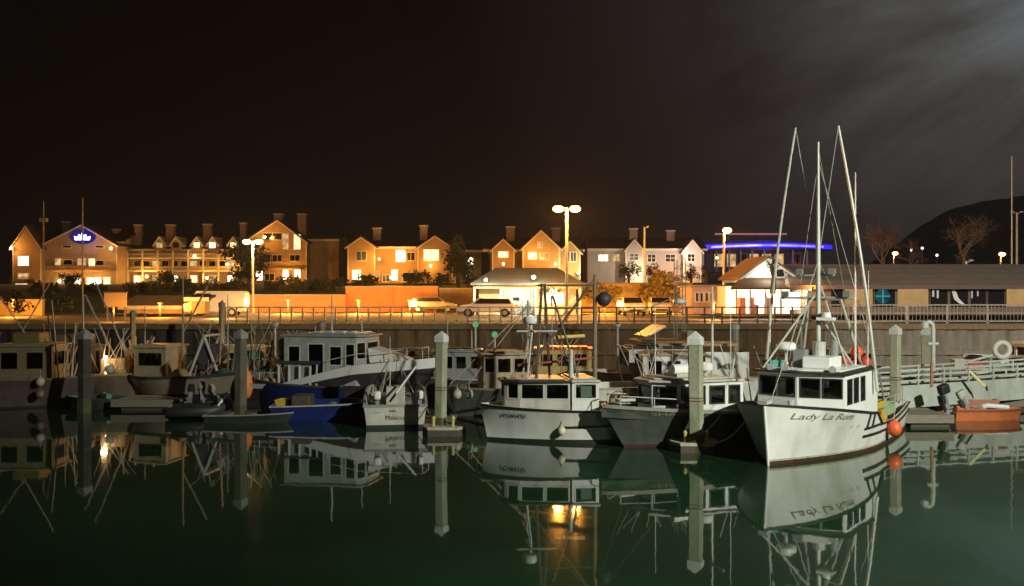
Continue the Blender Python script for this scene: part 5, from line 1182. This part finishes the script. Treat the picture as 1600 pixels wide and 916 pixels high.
for px in (1120, 1140, 1158, 1176, 1195, 1215, 1240, 1262): MB().tube([(BB.x(px), .3, BB.z(425)), (BB.x(px), .3, BB.z(391))], .16, 8).build('column', trimw, BB.t)
for a in (1122, 1142, 1160, 1178, 1198, 1218, 1245): BB.win(a, a + 14, 396, 416, [darkwin, litdim][a % 4 == 2], 3)
light('blue_band_glow', (X(1200, 158), 157, Z(383, 158)), 420, (.12, .07, 1), .6)

# ---------------------------------------------------------------- kiosk with dark hipped roof and white lit bay
Ko = House('kiosk', 'low market hall with dark hipped roof and a bright white open bay', 'market hall', 742, 906, 492, 74); Ko.wm = tan
wk = mat('hall_wall', (.55, .46, .32), .8, .15, 1.5); zt_ = Ko.z(445)
MB().box(Ko.x(748), Ko.x(782), 0, 7, 0, zt_).build('wall', wk, Ko.t)
MB().box(Ko.x(838), Ko.x(900), 0, 7, 0, zt_).build('wall', wk, Ko.t)
MB().box(Ko.x(782) + .01, Ko.x(838) - .01, 6.0, 6.2, 0, zt_).build('back_wall', mat('white_tile', (.78, .78, .72), .4, .08, 3, stripes=('X', 3, .2, .85)), Ko.t)
MB().box(Ko.x(782) + .02, Ko.x(838) - .02, .0, 5.99, zt_ - .12, zt_ - .02).build('ceiling', cleanwhite, Ko.t)
a, b_, ze, zr = Ko.x(736), Ko.x(912), Ko.z(443), Ko.z(417)
MB().add([(a, -1.2, ze), (b_, -1.2, ze), (b_, 8.2, ze), (a, 8.2, ze), (a + 1.9, 3.5, zr), (b_ - 1.9, 3.5, zr), (a, -1.2, ze - .15), (b_, -1.2, ze - .15), (b_, 8.2, ze - .15), (a, 8.2, ze - .15)],
         [(0, 1, 5, 4), (1, 2, 5), (2, 3, 4, 5), (3, 0, 4), (6, 7, 1, 0), (7, 8, 2, 1), (8, 9, 3, 2), (9, 6, 0, 3), (6, 9, 8, 7)]).build('roof', mat('slate_roof', (.075, .08, .085), .85, .25, 1.5, bump=.2, stripes=('Z', 4, .2, .7)), Ko.t)
MB().box(a + .2, b_ - .2, -.9, -.7, ze - .42, ze - .155).build('fascia', mat('ochre_fascia', (.45, .33, .16), .7, .2, 2), Ko.t)
for px in (742, 783, 837, 868, 905): MB().box(Ko.x(px) - .09, Ko.x(px) + .09, -.95, -.75, 0, ze - .43).build('post', trimw, Ko.t)
MB().box(Ko.x(850), Ko.x(880), -.05, -.005, .9, 1.75).build('hatch', litbright, Ko.t)
MB().box(Ko.x(750), Ko.x(776), -.05, -.005, .5, 1.6).build('shutter', mat('yellow_shutter', (.6, .42, .16), .7, .15, 2, stripes=('Z', 9, .2, .7)), Ko.t)
b = MB()
for i in range(3): b.box(Ko.x(790 + 15 * i), Ko.x(800 + 15 * i), 2.2, 3.0, 0, .9)
b.build('counter', greyp, Ko.t)
MB().box(Ko.x(800), Ko.x(812), 5.9, 5.98, 1.1, 1.35).build('notice', blackp, Ko.t)
for i in range(2):
    MB().box(Ko.x(790 + 25 * i), Ko.x(806 + 25 * i), 1.5, 1.7, zt_ - .2, zt_ - .13).build('strip_light', emit('white_strip', (.97, 1, .9), 14), Ko.t)
light('bay_light', (Ko.t.location.x + Ko.x(810), 76.0, QZ + 1.9), 620, (.95, 1, .85), .3)
Ko.lamp(760, 438, 330, (1, .95, .6), y0=-1.6, r=.13, m=globw); Ko.lamp(833, 434, 420, (1, .95, .6), y0=-1.6, r=.15, m=globw); Ko.lamp(861, 455, 300, WARM, y0=-1.5, r=.16)

# ---------------------------------------------------------------- restaurant at the right
R = House('restaurant', 'long low restaurant with brown hipped roof, tan blinds and a teal round window', 'restaurant', 1140, 1660, 492, 62); R.wm = tan
rw = mat('restaurant_wall', (.22, .16, .11), .8, .2, 1.5, stripes=('X', 3, .2, .8)); zt_ = R.z(447)
MB().box(R.x(1262), R.x(1690), 0, 12, 0, zt_ + .1).build('wall', rw, R.t)
a, b_, ze, zr = R.x(1228), R.x(1700), R.z(446), R.z(413, 68)
MB().add([(a, -.9, ze), (b_, -.9, ze), (b_, 13, ze), (a, 13, ze), (a + 1.6, 6, zr), (b_, 6, zr), (a, -.9, ze - .14), (b_, -.9, ze - .14), (b_, 13, ze - .14), (a, 13, ze - .14)],
         [(0, 1, 5, 4), (1, 2, 5), (2, 3, 4, 5), (3, 0, 4), (6, 7, 1, 0), (7, 8, 2, 1), (8, 9, 3, 2), (9, 6, 0, 3), (6, 9, 8, 7)]).build('roof', rooft, R.t)
MB().box(a, b_, -.98, -.904, ze - .26, ze + .01).build('gutter', mat('plum_gutter', (.17, .10, .09), .7, .2, 3), R.t)
blind = emit('tan_lit_blind', (.72, .43, .17), .6, .10, 1.5)
for (p, q, m) in ((1320, 1363, blind), (1402, 1450, blind), (1572, 1612, blind)): R.win(p, q, 450, 479, m, 0, frame=mat('brown_frame', (.2, .13, .07), .6, .2, 5))
for (p, q) in ((1298, 1316), (1366, 1398), (1453, 1480), (1484, 1512), (1516, 1540), (1543, 1569)): R.win(p, q, 452, 480, darkwin, 0, frame=mat('brown_frame', (0, 0, 0)))
n = 18; MB().prism([(R.x(1378) + .48 * cos(2 * pi * i / n), R.z(463) + .5 * sin(2 * pi * i / n)) for i in range(n)], 'y', -.16, -.11).build('round_neon_window', emit('teal_neon', (.04, .45, .50), .15, .4, 5), R.t)
b = MB().box(R.x(1367), R.x(1389), -.2, -.17, R.z(464), R.z(462)); b.box(R.x(1377), R.x(1379), -.2, -.165, R.z(474), R.z(453)); b.build('neon_bar', emit('teal_neon_bright', (.2, .9, .9), .3), R.t)
b = MB()   # pale glowing strips laid on the glass as painted reflections
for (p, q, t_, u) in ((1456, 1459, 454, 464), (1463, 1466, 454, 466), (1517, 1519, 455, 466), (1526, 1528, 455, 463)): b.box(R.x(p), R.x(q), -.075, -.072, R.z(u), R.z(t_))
b.build('painted_reflection', emit('reflection_glow', (.9, .9, .78), .5), R.t)
b = MB(); b.add([(R.x(1485), -.075, R.z(450)), (R.x(1491), -.075, R.z(450)), (R.x(1497), -.075, R.z(466)), (R.x(1508), -.075, R.z(477)), (R.x(1503), -.075, R.z(478)), (R.x(1490), -.075, R.z(468))], [(0, 1, 2, 3, 4, 5)]); b.build('white_reflection_shape', mat('reflection_white', (.8, .8, .75), .7, .1, 4), R.t)  # flat white shape on the glass, also a painted reflection
# brightly lit left part: glass porch under a low roof, gable behind
MB().box(R.x(1150), R.x(1255), 3.0, 9, 0, zt_).build('porch_back_wall', mat('porch_white', (.72, .70, .62), .7, .1, 2), R.t)
a, b_, ze, zr = R.x(1138), R.x(1262), R.z(450), R.z(428, 68)
MB().add([(a, -.6, ze), (b_, -.6, ze), (b_, 6, zr + .6), (a + 3.2, 6, zr + .6), (a, -.6, ze - .12), (b_, -.6, ze - .12), (b_, 6, zr + .48), (a + 3.2, 6, zr + .48)], [(0, 1, 2, 3), (4, 7, 6, 5), (0, 4, 5, 1), (1, 5, 6, 2), (2, 6, 7, 3), (3, 7, 4, 0)]).build('porch_roof', roofp, R.t)
for px in (1150, 1172, 1196, 1220, 1252): MB().box(R.x(px) - .06, R.x(px) + .06, -.1, .02, 0, ze - .13).build('porch_post', trimw, R.t)
R.gable(1172, 1256, 431, 402, 440, y0=2.2, dep=6, wm=cleanwhite, rm=roofp, apex=1213)
R.win(1207, 1219, 418, 432, litbright, 2.2); R.win(1228, 1240, 420, 432, darkwin, 2.2)
b = MB()
for px in (1158, 1178, 1200): b.box(R.x(px), R.x(px + 9), .3, 1.1, .0, 1.15)
b.build('planter', mat('terracotta', (.35, .14, .07), .8, .2, 4), R.t)
MB().box(R.x(1226), R.x(1250), .05, .12, .35, ze - .3).build('bright_window', emit('porch_window_light', (1, .95, .74), 4.2), R.t)
MB().box(R.x(1180), R.x(1196), .05, .12, .7, ze - .3).build('bright_window', emit('porch_window_light2', (1, .92, .80), 3), R.t)
for (px, dy, p_) in ((1185, 1.2, 420), (1235, 1.2, 420)): light('porch_light', (R.t.location.x + R.x(px), 62 + dy, QZ + 2.0), p_, (1, .93, .72), .2)
light('gable_light', (R.t.location.x + R.x(1208), 62.9, Z(425, 62)), 120, (.95, 1, .85), .15)
R.lamp(1262, 452, 60, WARM, y0=-.5, r=.08)
# street level annex with the row of dark openings
An = House('annex', 'low pink walled annex with a row of small dark openings left of the restaurant', 'annex', 1080, 1150, 491, 68); An.wm = pinkw
MB().box(An.x(1082), An.x(1148), 0, 5, 0, An.z(449)).build('wall', mat('pink_annex_wall', (.5, .32, .24), .8, .2, 2), An.t)
MB().box(An.x(1078), An.x(1152), -.3, 5.2, An.z(449), An.z(446)).build('roof', rooft, An.t)
for px in (1087, 1094, 1102, 1110, 1118, 1127, 1136): An.win(px, px + 4, 458, 471, darkwin, 0)
MB().box(An.x(1151), An.x(1161), -.4, -.3, An.z(472), An.z(452)).build('lit_notice', emit('notice_light', (1, .9, .85), 1.1), An.t)

# ---------------------------------------------------------------- walls, sheds and the board at quay level
def simple_wall(name, label, cat, pxl, pxr, pyt, Y, dep, m, pyb=None, cap=True):
    zb_ = QZ if pyb is None else Z(pyb, Y); t = thing(name, label, cat, ((X(pxl, Y) + X(pxr, Y)) / 2, Y, zb_)); hw = (X(pxr, Y) - X(pxl, Y)) / 2; h_ = Z(pyt, Y) - zb_
    MB().box(-hw, hw, 0, dep, 0, h_).build('wall', m, t)
    if cap: MB().box(-hw - .05, hw + .05, -.06, dep + .06, h_, h_ + .12).build('coping', quayc, t)
    n = int(hw * 2 / 4)
    for i in range(1, n): MB().box(-hw + 2 * hw * i / n - .15, -hw + 2 * hw * i / n + .15, -.12, -.003, 0, h_ - .02).build('pilaster', m, t)
    return t
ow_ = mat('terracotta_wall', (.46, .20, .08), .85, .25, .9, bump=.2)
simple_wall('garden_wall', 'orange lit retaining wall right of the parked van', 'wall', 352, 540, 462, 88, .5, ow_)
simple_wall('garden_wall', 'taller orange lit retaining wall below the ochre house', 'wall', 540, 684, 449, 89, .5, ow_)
simple_wall('garden_wall', 'dark hedge topped retaining wall left of the market hall', 'wall', 686, 738, 452, 89, .5, mat('brown_wall', (.18, .13, .09), .85, .3, 1))
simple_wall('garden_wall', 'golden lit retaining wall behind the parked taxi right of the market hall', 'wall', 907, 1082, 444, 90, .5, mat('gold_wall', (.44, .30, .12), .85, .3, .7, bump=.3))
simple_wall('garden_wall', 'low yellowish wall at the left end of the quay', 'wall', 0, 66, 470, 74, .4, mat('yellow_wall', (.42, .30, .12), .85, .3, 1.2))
Sh = House('shed', 'long low shed with a brown roof above the dark quay, left of the van', 'shed', 196, 292, 490, 72); Sh.wm = tan
MB().box(Sh.x(198), Sh.x(290), 0, 6, 0, Sh.z(479)).build('wall', mat('amber_shed_wall', (.5, .33, .15), .8, .2, 1.5), Sh.t)
Sh.roof(196, 292, 478, 462, 6.6, mat('brown_shed_roof', (.18, .12, .07), .85, .25, 2, bump=.2))
Sh2 = House('shed', 'small shed with a bright amber wall beside the van', 'shed', 300, 320, 490, 70); Sh2.wm = tan
MB().box(Sh2.x(300), Sh2.x(320), 0, 3, 0, Sh2.z(466)).build('wall', mat('amber_shed_wall', (0, 0, 0)), Sh2.t); Sh2.roof(299, 321, 465, 460, 3.6)
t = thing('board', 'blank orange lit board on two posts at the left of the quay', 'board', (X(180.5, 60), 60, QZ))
zz = Z(480, 60) - QZ; zy = Z(458, 60) - QZ; hw = (X(198, 60) - X(163, 60)) / 2
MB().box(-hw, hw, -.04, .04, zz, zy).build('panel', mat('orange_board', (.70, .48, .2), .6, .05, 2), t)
MB().box(-hw - .05, hw + .05, -.06, .06, zy, zy + .08).build('frame', woodp, t)
for s_ in (-1, 1): MB().box(s_ * hw * .8 - .05, s_ * hw * .8 + .05, .045, .14, 0, zy).build('post', woodp, t)

# ---------------------------------------------------------------- cars
tyre = mat('tyre_rubber', (.02, .02, .02), .8, .2, 5)
def car(px, Y, rz, m, label, van=False, group='cars parked on the quay road'):
    t = thing('parked_car', label, 'car' if not van else 'van', (X(px, Y), Y, QZ + .01), rz, group)
    prof_ = [(-2.15, .35), (-2.2, .75), (-2.05, .95), (-1.75, 1.4), (.55, 1.45), (1.15, .98), (2.0, .85), (2.2, .6), (2.15, .35)] if not van else [(-2.3, .35), (-2.35, 1.85), (-2.2, 1.95), (1.3, 1.95), (1.9, 1.1), (2.3, .95), (2.35, .4), (2.3, .35)]
    MB().prism(prof_, 'y', -.82, .82).build('body', m, t, bevel=.09)
    gp = [(-1.85, 1.0), (-1.66, 1.34), (.50, 1.39), (.98, 1.0)] if not van else [(.2, 1.2), (.2, 1.75), (1.3, 1.75), (1.75, 1.2)]
    MB().prism(gp, 'y', -.835, -.826).build('side_window', darkwin, t); MB().prism(gp, 'y', .826, .835).build('side_window', darkwin, t)
    if not van: MB().add([(.64, -.68, 1.43), (.64, .68, 1.43), (1.17, .74, 1.02), (1.17, -.74, 1.02)], [(0, 1, 2, 3)]).build('windscreen', darkwin, t)
    else: MB().add([(1.36, -.7, 1.9), (1.36, .7, 1.9), (1.93, .74, 1.16), (1.93, -.74, 1.16)], [(0, 1, 2, 3)]).build('windscreen', darkwin, t)
    for x_ in (-1.35, 1.4):
        for y_ in (-.84, .64):
            o = MB().tube([(x_, y_, .32), (x_, y_ + .2, .32)], .32, 16).build('wheel', tyre, t); MB().tube([(x_, y_ - .012, .32), (x_, y_ + .212, .32)], .18, 12).build('rim', alu, o)
    for y_ in (-.62, .62):
        MB().cbox((2.17, y_, .68), (.1, .3, .14)).build('headlight', cleanwhite, t); MB().cbox((-2.17, y_, .8), (.1, .2, .2)).build('tail_light', redp, t)
    MB().box(2.19, 2.24, -.45, .45, .38, .52).build('number_plate_area', blackp, t)
    return t
carw = mat('white_car_paint', (.75, .74, .68), .25, .05, 2); cars_ = mat('silver_car_paint', (.4, .4, .38), .25, .05, 2, metal=.4); card = mat('dark_car_paint', (.04, .04, .05), .2, .1, 2)
car(986, 74, radians(-88), carw, 'white estate car facing the railing, left of two white cars near the golden wall')
car(1031, 76, radians(-95), carw, 'smaller white car facing the railing, right of two white cars near the golden wall')
car(762, 70, radians(176), carw, 'white car in side view at the left end of the market hall')
car(676, 86, radians(5), cars_, 'silver car in front of the taller orange wall')
car(338, 72, radians(184), carw, 'pale van at the right end of the amber shed', van=True)

# ---------------------------------------------------------------- street lamps
def street_lamp(px, pytop, Y, zb_, label, heads=2, lit=True, power=900, col=SODIUM, arm=.9, wpole=.09, headm=None):
    zt = Z(pytop, Y); t = thing('street_lamp', label, 'street lamp', (X(px, Y), Y, zb_)); h_ = zt - zb_
    MB().tube([(0, 0, 0), (0, 0, h_)], wpole * 1.25, 10, wpole).tube([(0, 0, 0), (0, 0, .5)], wpole * 2, 10).build('post', mat('pale_lamp_post', (.5, .46, .38), .5, .15, 4), t)
    for s_ in ((-1, 1) if heads == 2 else (1,)):
        b = MB().tube([(0, 0, h_ - .12), (s_ * arm * .6, 0, h_ - .02)], .045, 7); b.build('arm', galv, t)
        o = MB().box(s_ * arm * .55 - .0, s_ * arm * 1.0, -.16, .16, h_ - .02, h_ + .12) if s_ > 0 else MB().box(-arm, -arm * .55, -.16, .16, h_ - .02, h_ + .12)
        o = o.build('lamp_head', galv, t, bevel=.03)
        c = s_ * arm * .78
        if lit:
            MB().ball((c, 0, h_ - .12), .33, 12, 8, (1.2, .9, .75)).build('lamp_glass', headm or sodg, o, smooth=True)
            light('lamp_light', (X(px, Y) + c, Y - .1, zt - .38), power / heads, col, .15)
    return t
street_lamp(885.5, 324, 67, QZ, 'tall double headed street lamp glowing orange in the middle', 2, True, 16000, SODIUM, arm=.78)
street_lamp(395, 376, 84, QZ, 'double headed street lamp in front of the hotel right wing', 2, True, 6000, (1, .6, .2), arm=.7, headm=emit('soft_lamp', (1, .6, .2), 7))
street_lamp(1007, 355, 88, QZ, 'unlit slim lamp post in front of the pale pinkish house', 1, False, 0, arm=.4)
street_lamp(1131, 358, 80, QZ, 'single orange street lamp left of the blue light band', 1, True, 4200, SODIUM, arm=.35)
street_lamp(1396, 395, 130, 5, 'far orange street lamp behind the restaurant roof, left of two', 1, True, 1200, (1, .5, .25), arm=.3)
street_lamp(1563, 396, 120, 5, 'bright orange street lamp behind the restaurant roof near the right edge', 1, True, 1500, SODIUM, arm=.3)
street_lamp(1589, 332, 90, QZ, 'tall unlit lamp post at the right edge behind the restaurant', 2, False, 0, arm=.55)
street_lamp(1510, 408, 72, 5, 'short unlit lamp with a pale round head on the restaurant roof line', 1, False, 0, arm=.5)
# added low fill lamps that light the road and the walls (they stand below the railing line or between the buildings)
for i, (px, Y, zz, p_, c_) in enumerate(((20, 70, 4.3, 2200, SODIUM), (178, 58, 3.9, 260, SODIUM), (250, 68, 4.0, 1300, SODIUM), (345, 66, 4.0, 1200, (1, .5, .15)), (450, 80, 4.1, 3600, (1, .36, .05)), (560, 80, 4.1, 3600, (1, .36, .05)), (640, 81, 4.1, 3600, (1, .38, .06)), (945, 81, 4.1, 4200, (1, .38, .04)), (1040, 81, 4.1, 3400, (1, .38, .04)), (1115, 62, 4.1, 900, (1, .45, .15)), (1335, 58, 4.0, 160, (1, .6, .3)))):
    t = thing('added_fill_lamp', ['added low fill lamp at the far left', 'added low fill lamp before the blank board', 'added low fill lamp by the brown roofed shed', 'added low fill lamp beside the van', 'added low fill lamp before the orange wall, leftmost', 'added low fill lamp before the orange wall, middle', 'added low fill lamp before the taller orange wall', 'added low fill lamp before the golden wall, left', 'added low fill lamp before the golden wall, right', 'added low fill lamp before the annex', 'added low fill lamp before the tan blinds'][i], 'lamp', (X(px, Y), Y, QZ))
    MB().tube([(0, 0, 0), (0, 0, zz - QZ - .1)], .05, 8).build('post', raild, t); MB().tube([(0, 0, zz - QZ - .1), (0, 0, zz - QZ + .0)], [.16, .2], 10).build('hood', raild, t)  # post and hood of the added fill lamp
    light('quay_fill_light', (X(px, Y), Y - .05, zz - .3), p_ * 1.3, c_, .2)
# masts at the far left, standing ashore
for px, top, lb in ((68, 315, 'thick flag mast with a box, left of two masts over the hotel'), (129, 308, 'thin tall flag mast over the glowing emblem')):
    t = thing('flag_mast', lb, 'mast', (X(px, 80), 80, QZ)); MB().tube([(0, 0, 0), (0, 0, Z(top, 80) - QZ)], .08, 8, .05).build('pole', mat('dark_flag_pole', (.16, .13, .1), .6, .2, 4), t)
    if px == 68: MB().box(-.3, .3, -.2, .2, Z(347, 80) - QZ, Z(341, 80) - QZ).build('box', mat('dark_flag_pole', (0, 0, 0)), t)
t = thing('flag_mast', 'very tall thin mast at the right edge against the hill', 'mast', (X(1581, 85), 85, QZ)); MB().tube([(0, 0, 0), (0, 0, Z(245, 85) - QZ)], .08, 8, .05).build('pole', galv, t)

# ---------------------------------------------------------------- trees and shrubs
leafd = mat('dark_leaves', (.045, .055, .02), .8, .5, 8); leafo = mat('golden_shrub_leaves', (.13, .10, .03), .8, .5, 8); leafg = mat('green_leaves', (.06, .09, .03), .8, .5, 8); barkm = mat('bark', (.12, .09, .06), .9, .3, 6, bump=.4)
def leafcloud(mb, c, r, n, s, sq=.8):
    cl = [(Vector((random.uniform(-1, 1), random.uniform(-1, 1), random.uniform(-.8, 1))).normalized() * random.uniform(.25, .95)) for _ in range(14)]
    for i in range(n):
        q = random.choice(cl); d = Vector((random.gauss(0, 1), random.gauss(0, 1), random.gauss(0, 1))).normalized() * random.uniform(.1, .42)
        p = Vector(c) + Vector(((q.x + d.x) * r, (q.y + d.y) * r, (q.z + d.z) * r * sq))
        u = Vector((random.gauss(0, 1), random.gauss(0, 1), random.gauss(0, 1))).normalized(); v = u.cross(Vector((random.gauss(0, 1), random.gauss(0, 1), random.gauss(0, 1)))).normalized()
        k = s * random.uniform(.6, 1.3); mb.add([p - u * k, p + v * k * .5, p + u * k, p - v * k * .5], [(0, 1, 2, 3)])
def shrub(px, pyb, Y, r, label, m=leafd, n=420, sq=.85, name='shrub'):
    t = thing(name, label, 'shrub', (X(px, Y), Y, Z(pyb, Y))); b = MB()
    for a in range(5): b.tube([(0, 0, 0), (r * .5 * cos(a * 1.3), r * .5 * sin(a * 1.3), r * .9)], .04, 5, .015)
    b.build('stem', barkm, t); b = MB(); leafcloud(b, (0, 0, r * .75), r, n, r * .16, sq); b.build('foliage', m, t)
def tree(px, pyb, Y, h_, r, label, m=leafd, n=1600, name='tree'):
    t = thing(name, label, 'tree', (X(px, Y), Y, Z(pyb, Y))); b = MB().tube([(0, 0, -.3), (.1, 0, h_ * .35), (0, .1, h_ * .75)], [.22, .17, .08], 8)
    for a in range(6): b.tube([(0, 0, h_ * (.3 + .05 * a)), (r * .6 * cos(a * 1.9), r * .6 * sin(a * 1.9), h_ * (.55 + .06 * a))], .07, 6, .02)
    b.build('trunk', barkm, t); b = MB(); leafcloud(b, (0, 0, h_ - r * .85), r, n, r * .085, .95); b.build('crown', m, t)
def bare_tree(px, pyb, Y, h_, label, m, wide=.5):
    t = thing('bare_tree', label, 'tree', (X(px, Y), Y, Z(pyb, Y))); tr = MB(); cw = MB()
    tr.tube([(0, 0, 0), (.05 * h_ * random.uniform(-1, 1), 0, h_ * .3)], h_ * .028, 7, h_ * .02)
    def grow(p, d_, l, r, k):
        mid_ = p + d_ * l * .5 + Vector((random.uniform(-1, 1), random.uniform(-1, 1), random.uniform(-.4, .6))) * l * .12; q = p + d_ * l
        cw.tube([p, mid_, q], r, 5 if k < 2 else 3, r * .55, caps=False)
        if k >= 5: return
        for i in range(random.choice((3, 3, 4)) if k < 4 else 3):
            nd = (d_ * .75 + Vector((random.gauss(0, 1), random.gauss(0, 1), random.gauss(.12, .7))) * wide).normalized(); grow(p.lerp(q, random.uniform(.45, 1)), nd, l * random.uniform(.55, .85), r * .58, k + 1)
    for i in range(4):
        a_ = i * 1.57 + random.uniform(-.5, .5); grow(Vector((0, 0, h_ * random.uniform(.16, .3))), Vector((cos(a_) * random.uniform(.3, .8), sin(a_) * .5, 1)).normalized(), h_ * random.uniform(.24, .36), h_ * .014, 0)
    tr.build('trunk', m, t); cw.build('crown', m, t)
tree(388, 455, 112, 5.9, 2.9, 'round dark tree in front of the hotel right wing')
tree(716, 452, 104, 5.2, 2.6, 'dark spreading tree between the two ochre houses', n=1300)
tree(1022, 448, 112, 2.9, 1.3, 'small round dark tree right of the white lamp, before the pale pinkish house', n=900)
tree(981, 448, 112, 3.1, 1.5, 'small round dark tree left of the white lamp, before the pale pinkish house', n=900)
tree(1079, 448, 110, 2.6, 1.2, 'small round dark tree below the right gable of the pale pinkish house', n=800)
tree(1103, 444, 116, 2.4, 1.2, 'bushy dark tree at the right end of the pale pinkish house', n=800)
tree(1207, 452, 60.6, 2.2, .55, 'narrow dark palm like tree before the white lit gable', leafg, n=500, name='conifer_tree')
tree(112, 462, 108, 3.0, 1.6, 'dark round tree before the hotel entrance under the emblem', n=900)
tree(262, 462, 108, 3.2, 1.7, 'dark tree before the middle of the hotel balconies', n=900)
bare_tree(1378, 432, 95, 6.4, 'bare reddish tree behind the restaurant, left of two', mat('red_twigs', (.17, .10, .09), .9, .3, 6))
bare_tree(1506, 432, 95, 6.2, 'bare brownish tree behind the restaurant, right of two', mat('brown_twigs', (.2, .14, .10), .9, .3, 6))
bare_tree(1425, 430, 110, 4.2, 'small bare tree between the two larger bare trees', mat('brown_twigs', (0, 0, 0)))
bare_tree(862, 480, 70, 2.4, 'small bare tree before the market hall hatch', barkm)
hedge = [(205, 461), (222, 462), (240, 461), (285, 462), (305, 463), (326, 462), (345, 463), (365, 463), (425, 463), (445, 462), (470, 460), (492, 460), (512, 458), (532, 458), (556, 456), (575, 455), (640, 448), (660, 447), (690, 452), (733, 450), (86, 463), (60, 464), (140, 463), (160, 463)]
wheres = ['under the left end of the hotel balconies', 'second under the hotel balconies', 'third under the hotel balconies', 'right of the tree before the balconies', 'under the arched dormer row', 'under the brightest dormer', 'under the lamp of the balcony wing', 'left of the round dark tree', 'right of the round dark tree', 'under the right wing gable', 'under the lit windows of the right wing', 'at the right corner of the hotel', 'under the blank end wall of the hotel', 'between hotel and ochre house', 'under the left gable of the ochre house', 'left on the orange wall', 'right on the taller orange wall', 'last on the taller orange wall', 'on the left end of the brown wall', 'on the right end of the brown wall', 'before the left tower of the hotel', 'at the far left of the hotel', 'before the hotel entrance', 'right of the hotel entrance']
for (px, py), wv in zip(hedge, wheres): shrub(px, py, random.uniform(96, 103), random.uniform(.9, 1.35), f'dark garden shrub {wv}', n=300)
for px, wv in ((1040, 'largest golden shrub behind the two white cars'), (1065, 'golden shrub left of the annex'), (930, 'golden shrub right of the market hall'), (955, 'golden shrub left of the white estate car'), (1010, 'golden shrub between the two white cars')):
    shrub(px, 474, 87, 1.9 if px == 1040 else 1.2, wv, leafo, n=700 if px == 1040 else 400)
for px, wv in ((28, 'left'), (95, 'right')): shrub(px, 486, 66, .9, f'dark quay side shrub on the {wv} near the yellowish wall', n=260)
# lit window of the small house between the trees
Hd = House('house', 'small dark house with one bright square window, between the ochre houses', 'house', 712, 752, 445, 128); Hd.wm = mat('dark_siding', (.10, .11, .09), .85, .2, 1.2)
Hd.block('wall', Hd.wm, 714, 752, 392, 445, 0, 8); Hd.roof(712, 754, 391, 380, 9); Hd.win(727, 739, 402, 413, litbright, 0); Hd.win(716, 722, 402, 410, darkwin, 0)
Hd.lamp(729, 432, 60, WARM, y0=-1, r=.14)
# far town lights beyond the restaurant
for i, (px, py) in enumerate(((1424, 391), (1441, 388), (1464, 399))):
    t = thing('town_lamp', ['whitish far lamp left of two small ones at the hill foot', 'whitish far lamp right of two small ones at the hill foot', 'faint far lamp below the hill slope'][i], 'lamp', (X(px, 200), 200, 5)); z_ = Z(py, 200) - 5
    MB().tube([(0, 0, 0), (0, 0, z_)], .1, 6).build('post', greyp, t); MB().ball((0, 0, z_), .28, 8, 6).build('lamp_globe', emit('cool_globe', (.8, .85, 1), 3 if i < 2 else .6), t, smooth=True)
# ---------------------------------------------------------------- thin haze, added for the glow round the lamps
hz = MB().box(-1300, 2700, -60, 2300, -3, 190).build('added_haze', mat('tmp_', (.5, .5, .5)))
hm = bpy.data.materials.new('added_haze'); hm.use_nodes = True; t_ = hm.node_tree; t_.nodes.clear()
o_ = t_.nodes.new('ShaderNodeOutputMaterial'); v_ = t_.nodes.new('ShaderNodeVolumePrincipled')
v_.inputs['Color'].default_value = (.9, .92, 1, 1); v_.inputs['Density'].default_value = .00018; v_.inputs['Anisotropy'].default_value = .3
t_.links.new(v_.outputs[0], o_.inputs['Volume']); hz.data.materials.clear(); hz.data.materials.append(hm); tag(hz, kind='stuff')
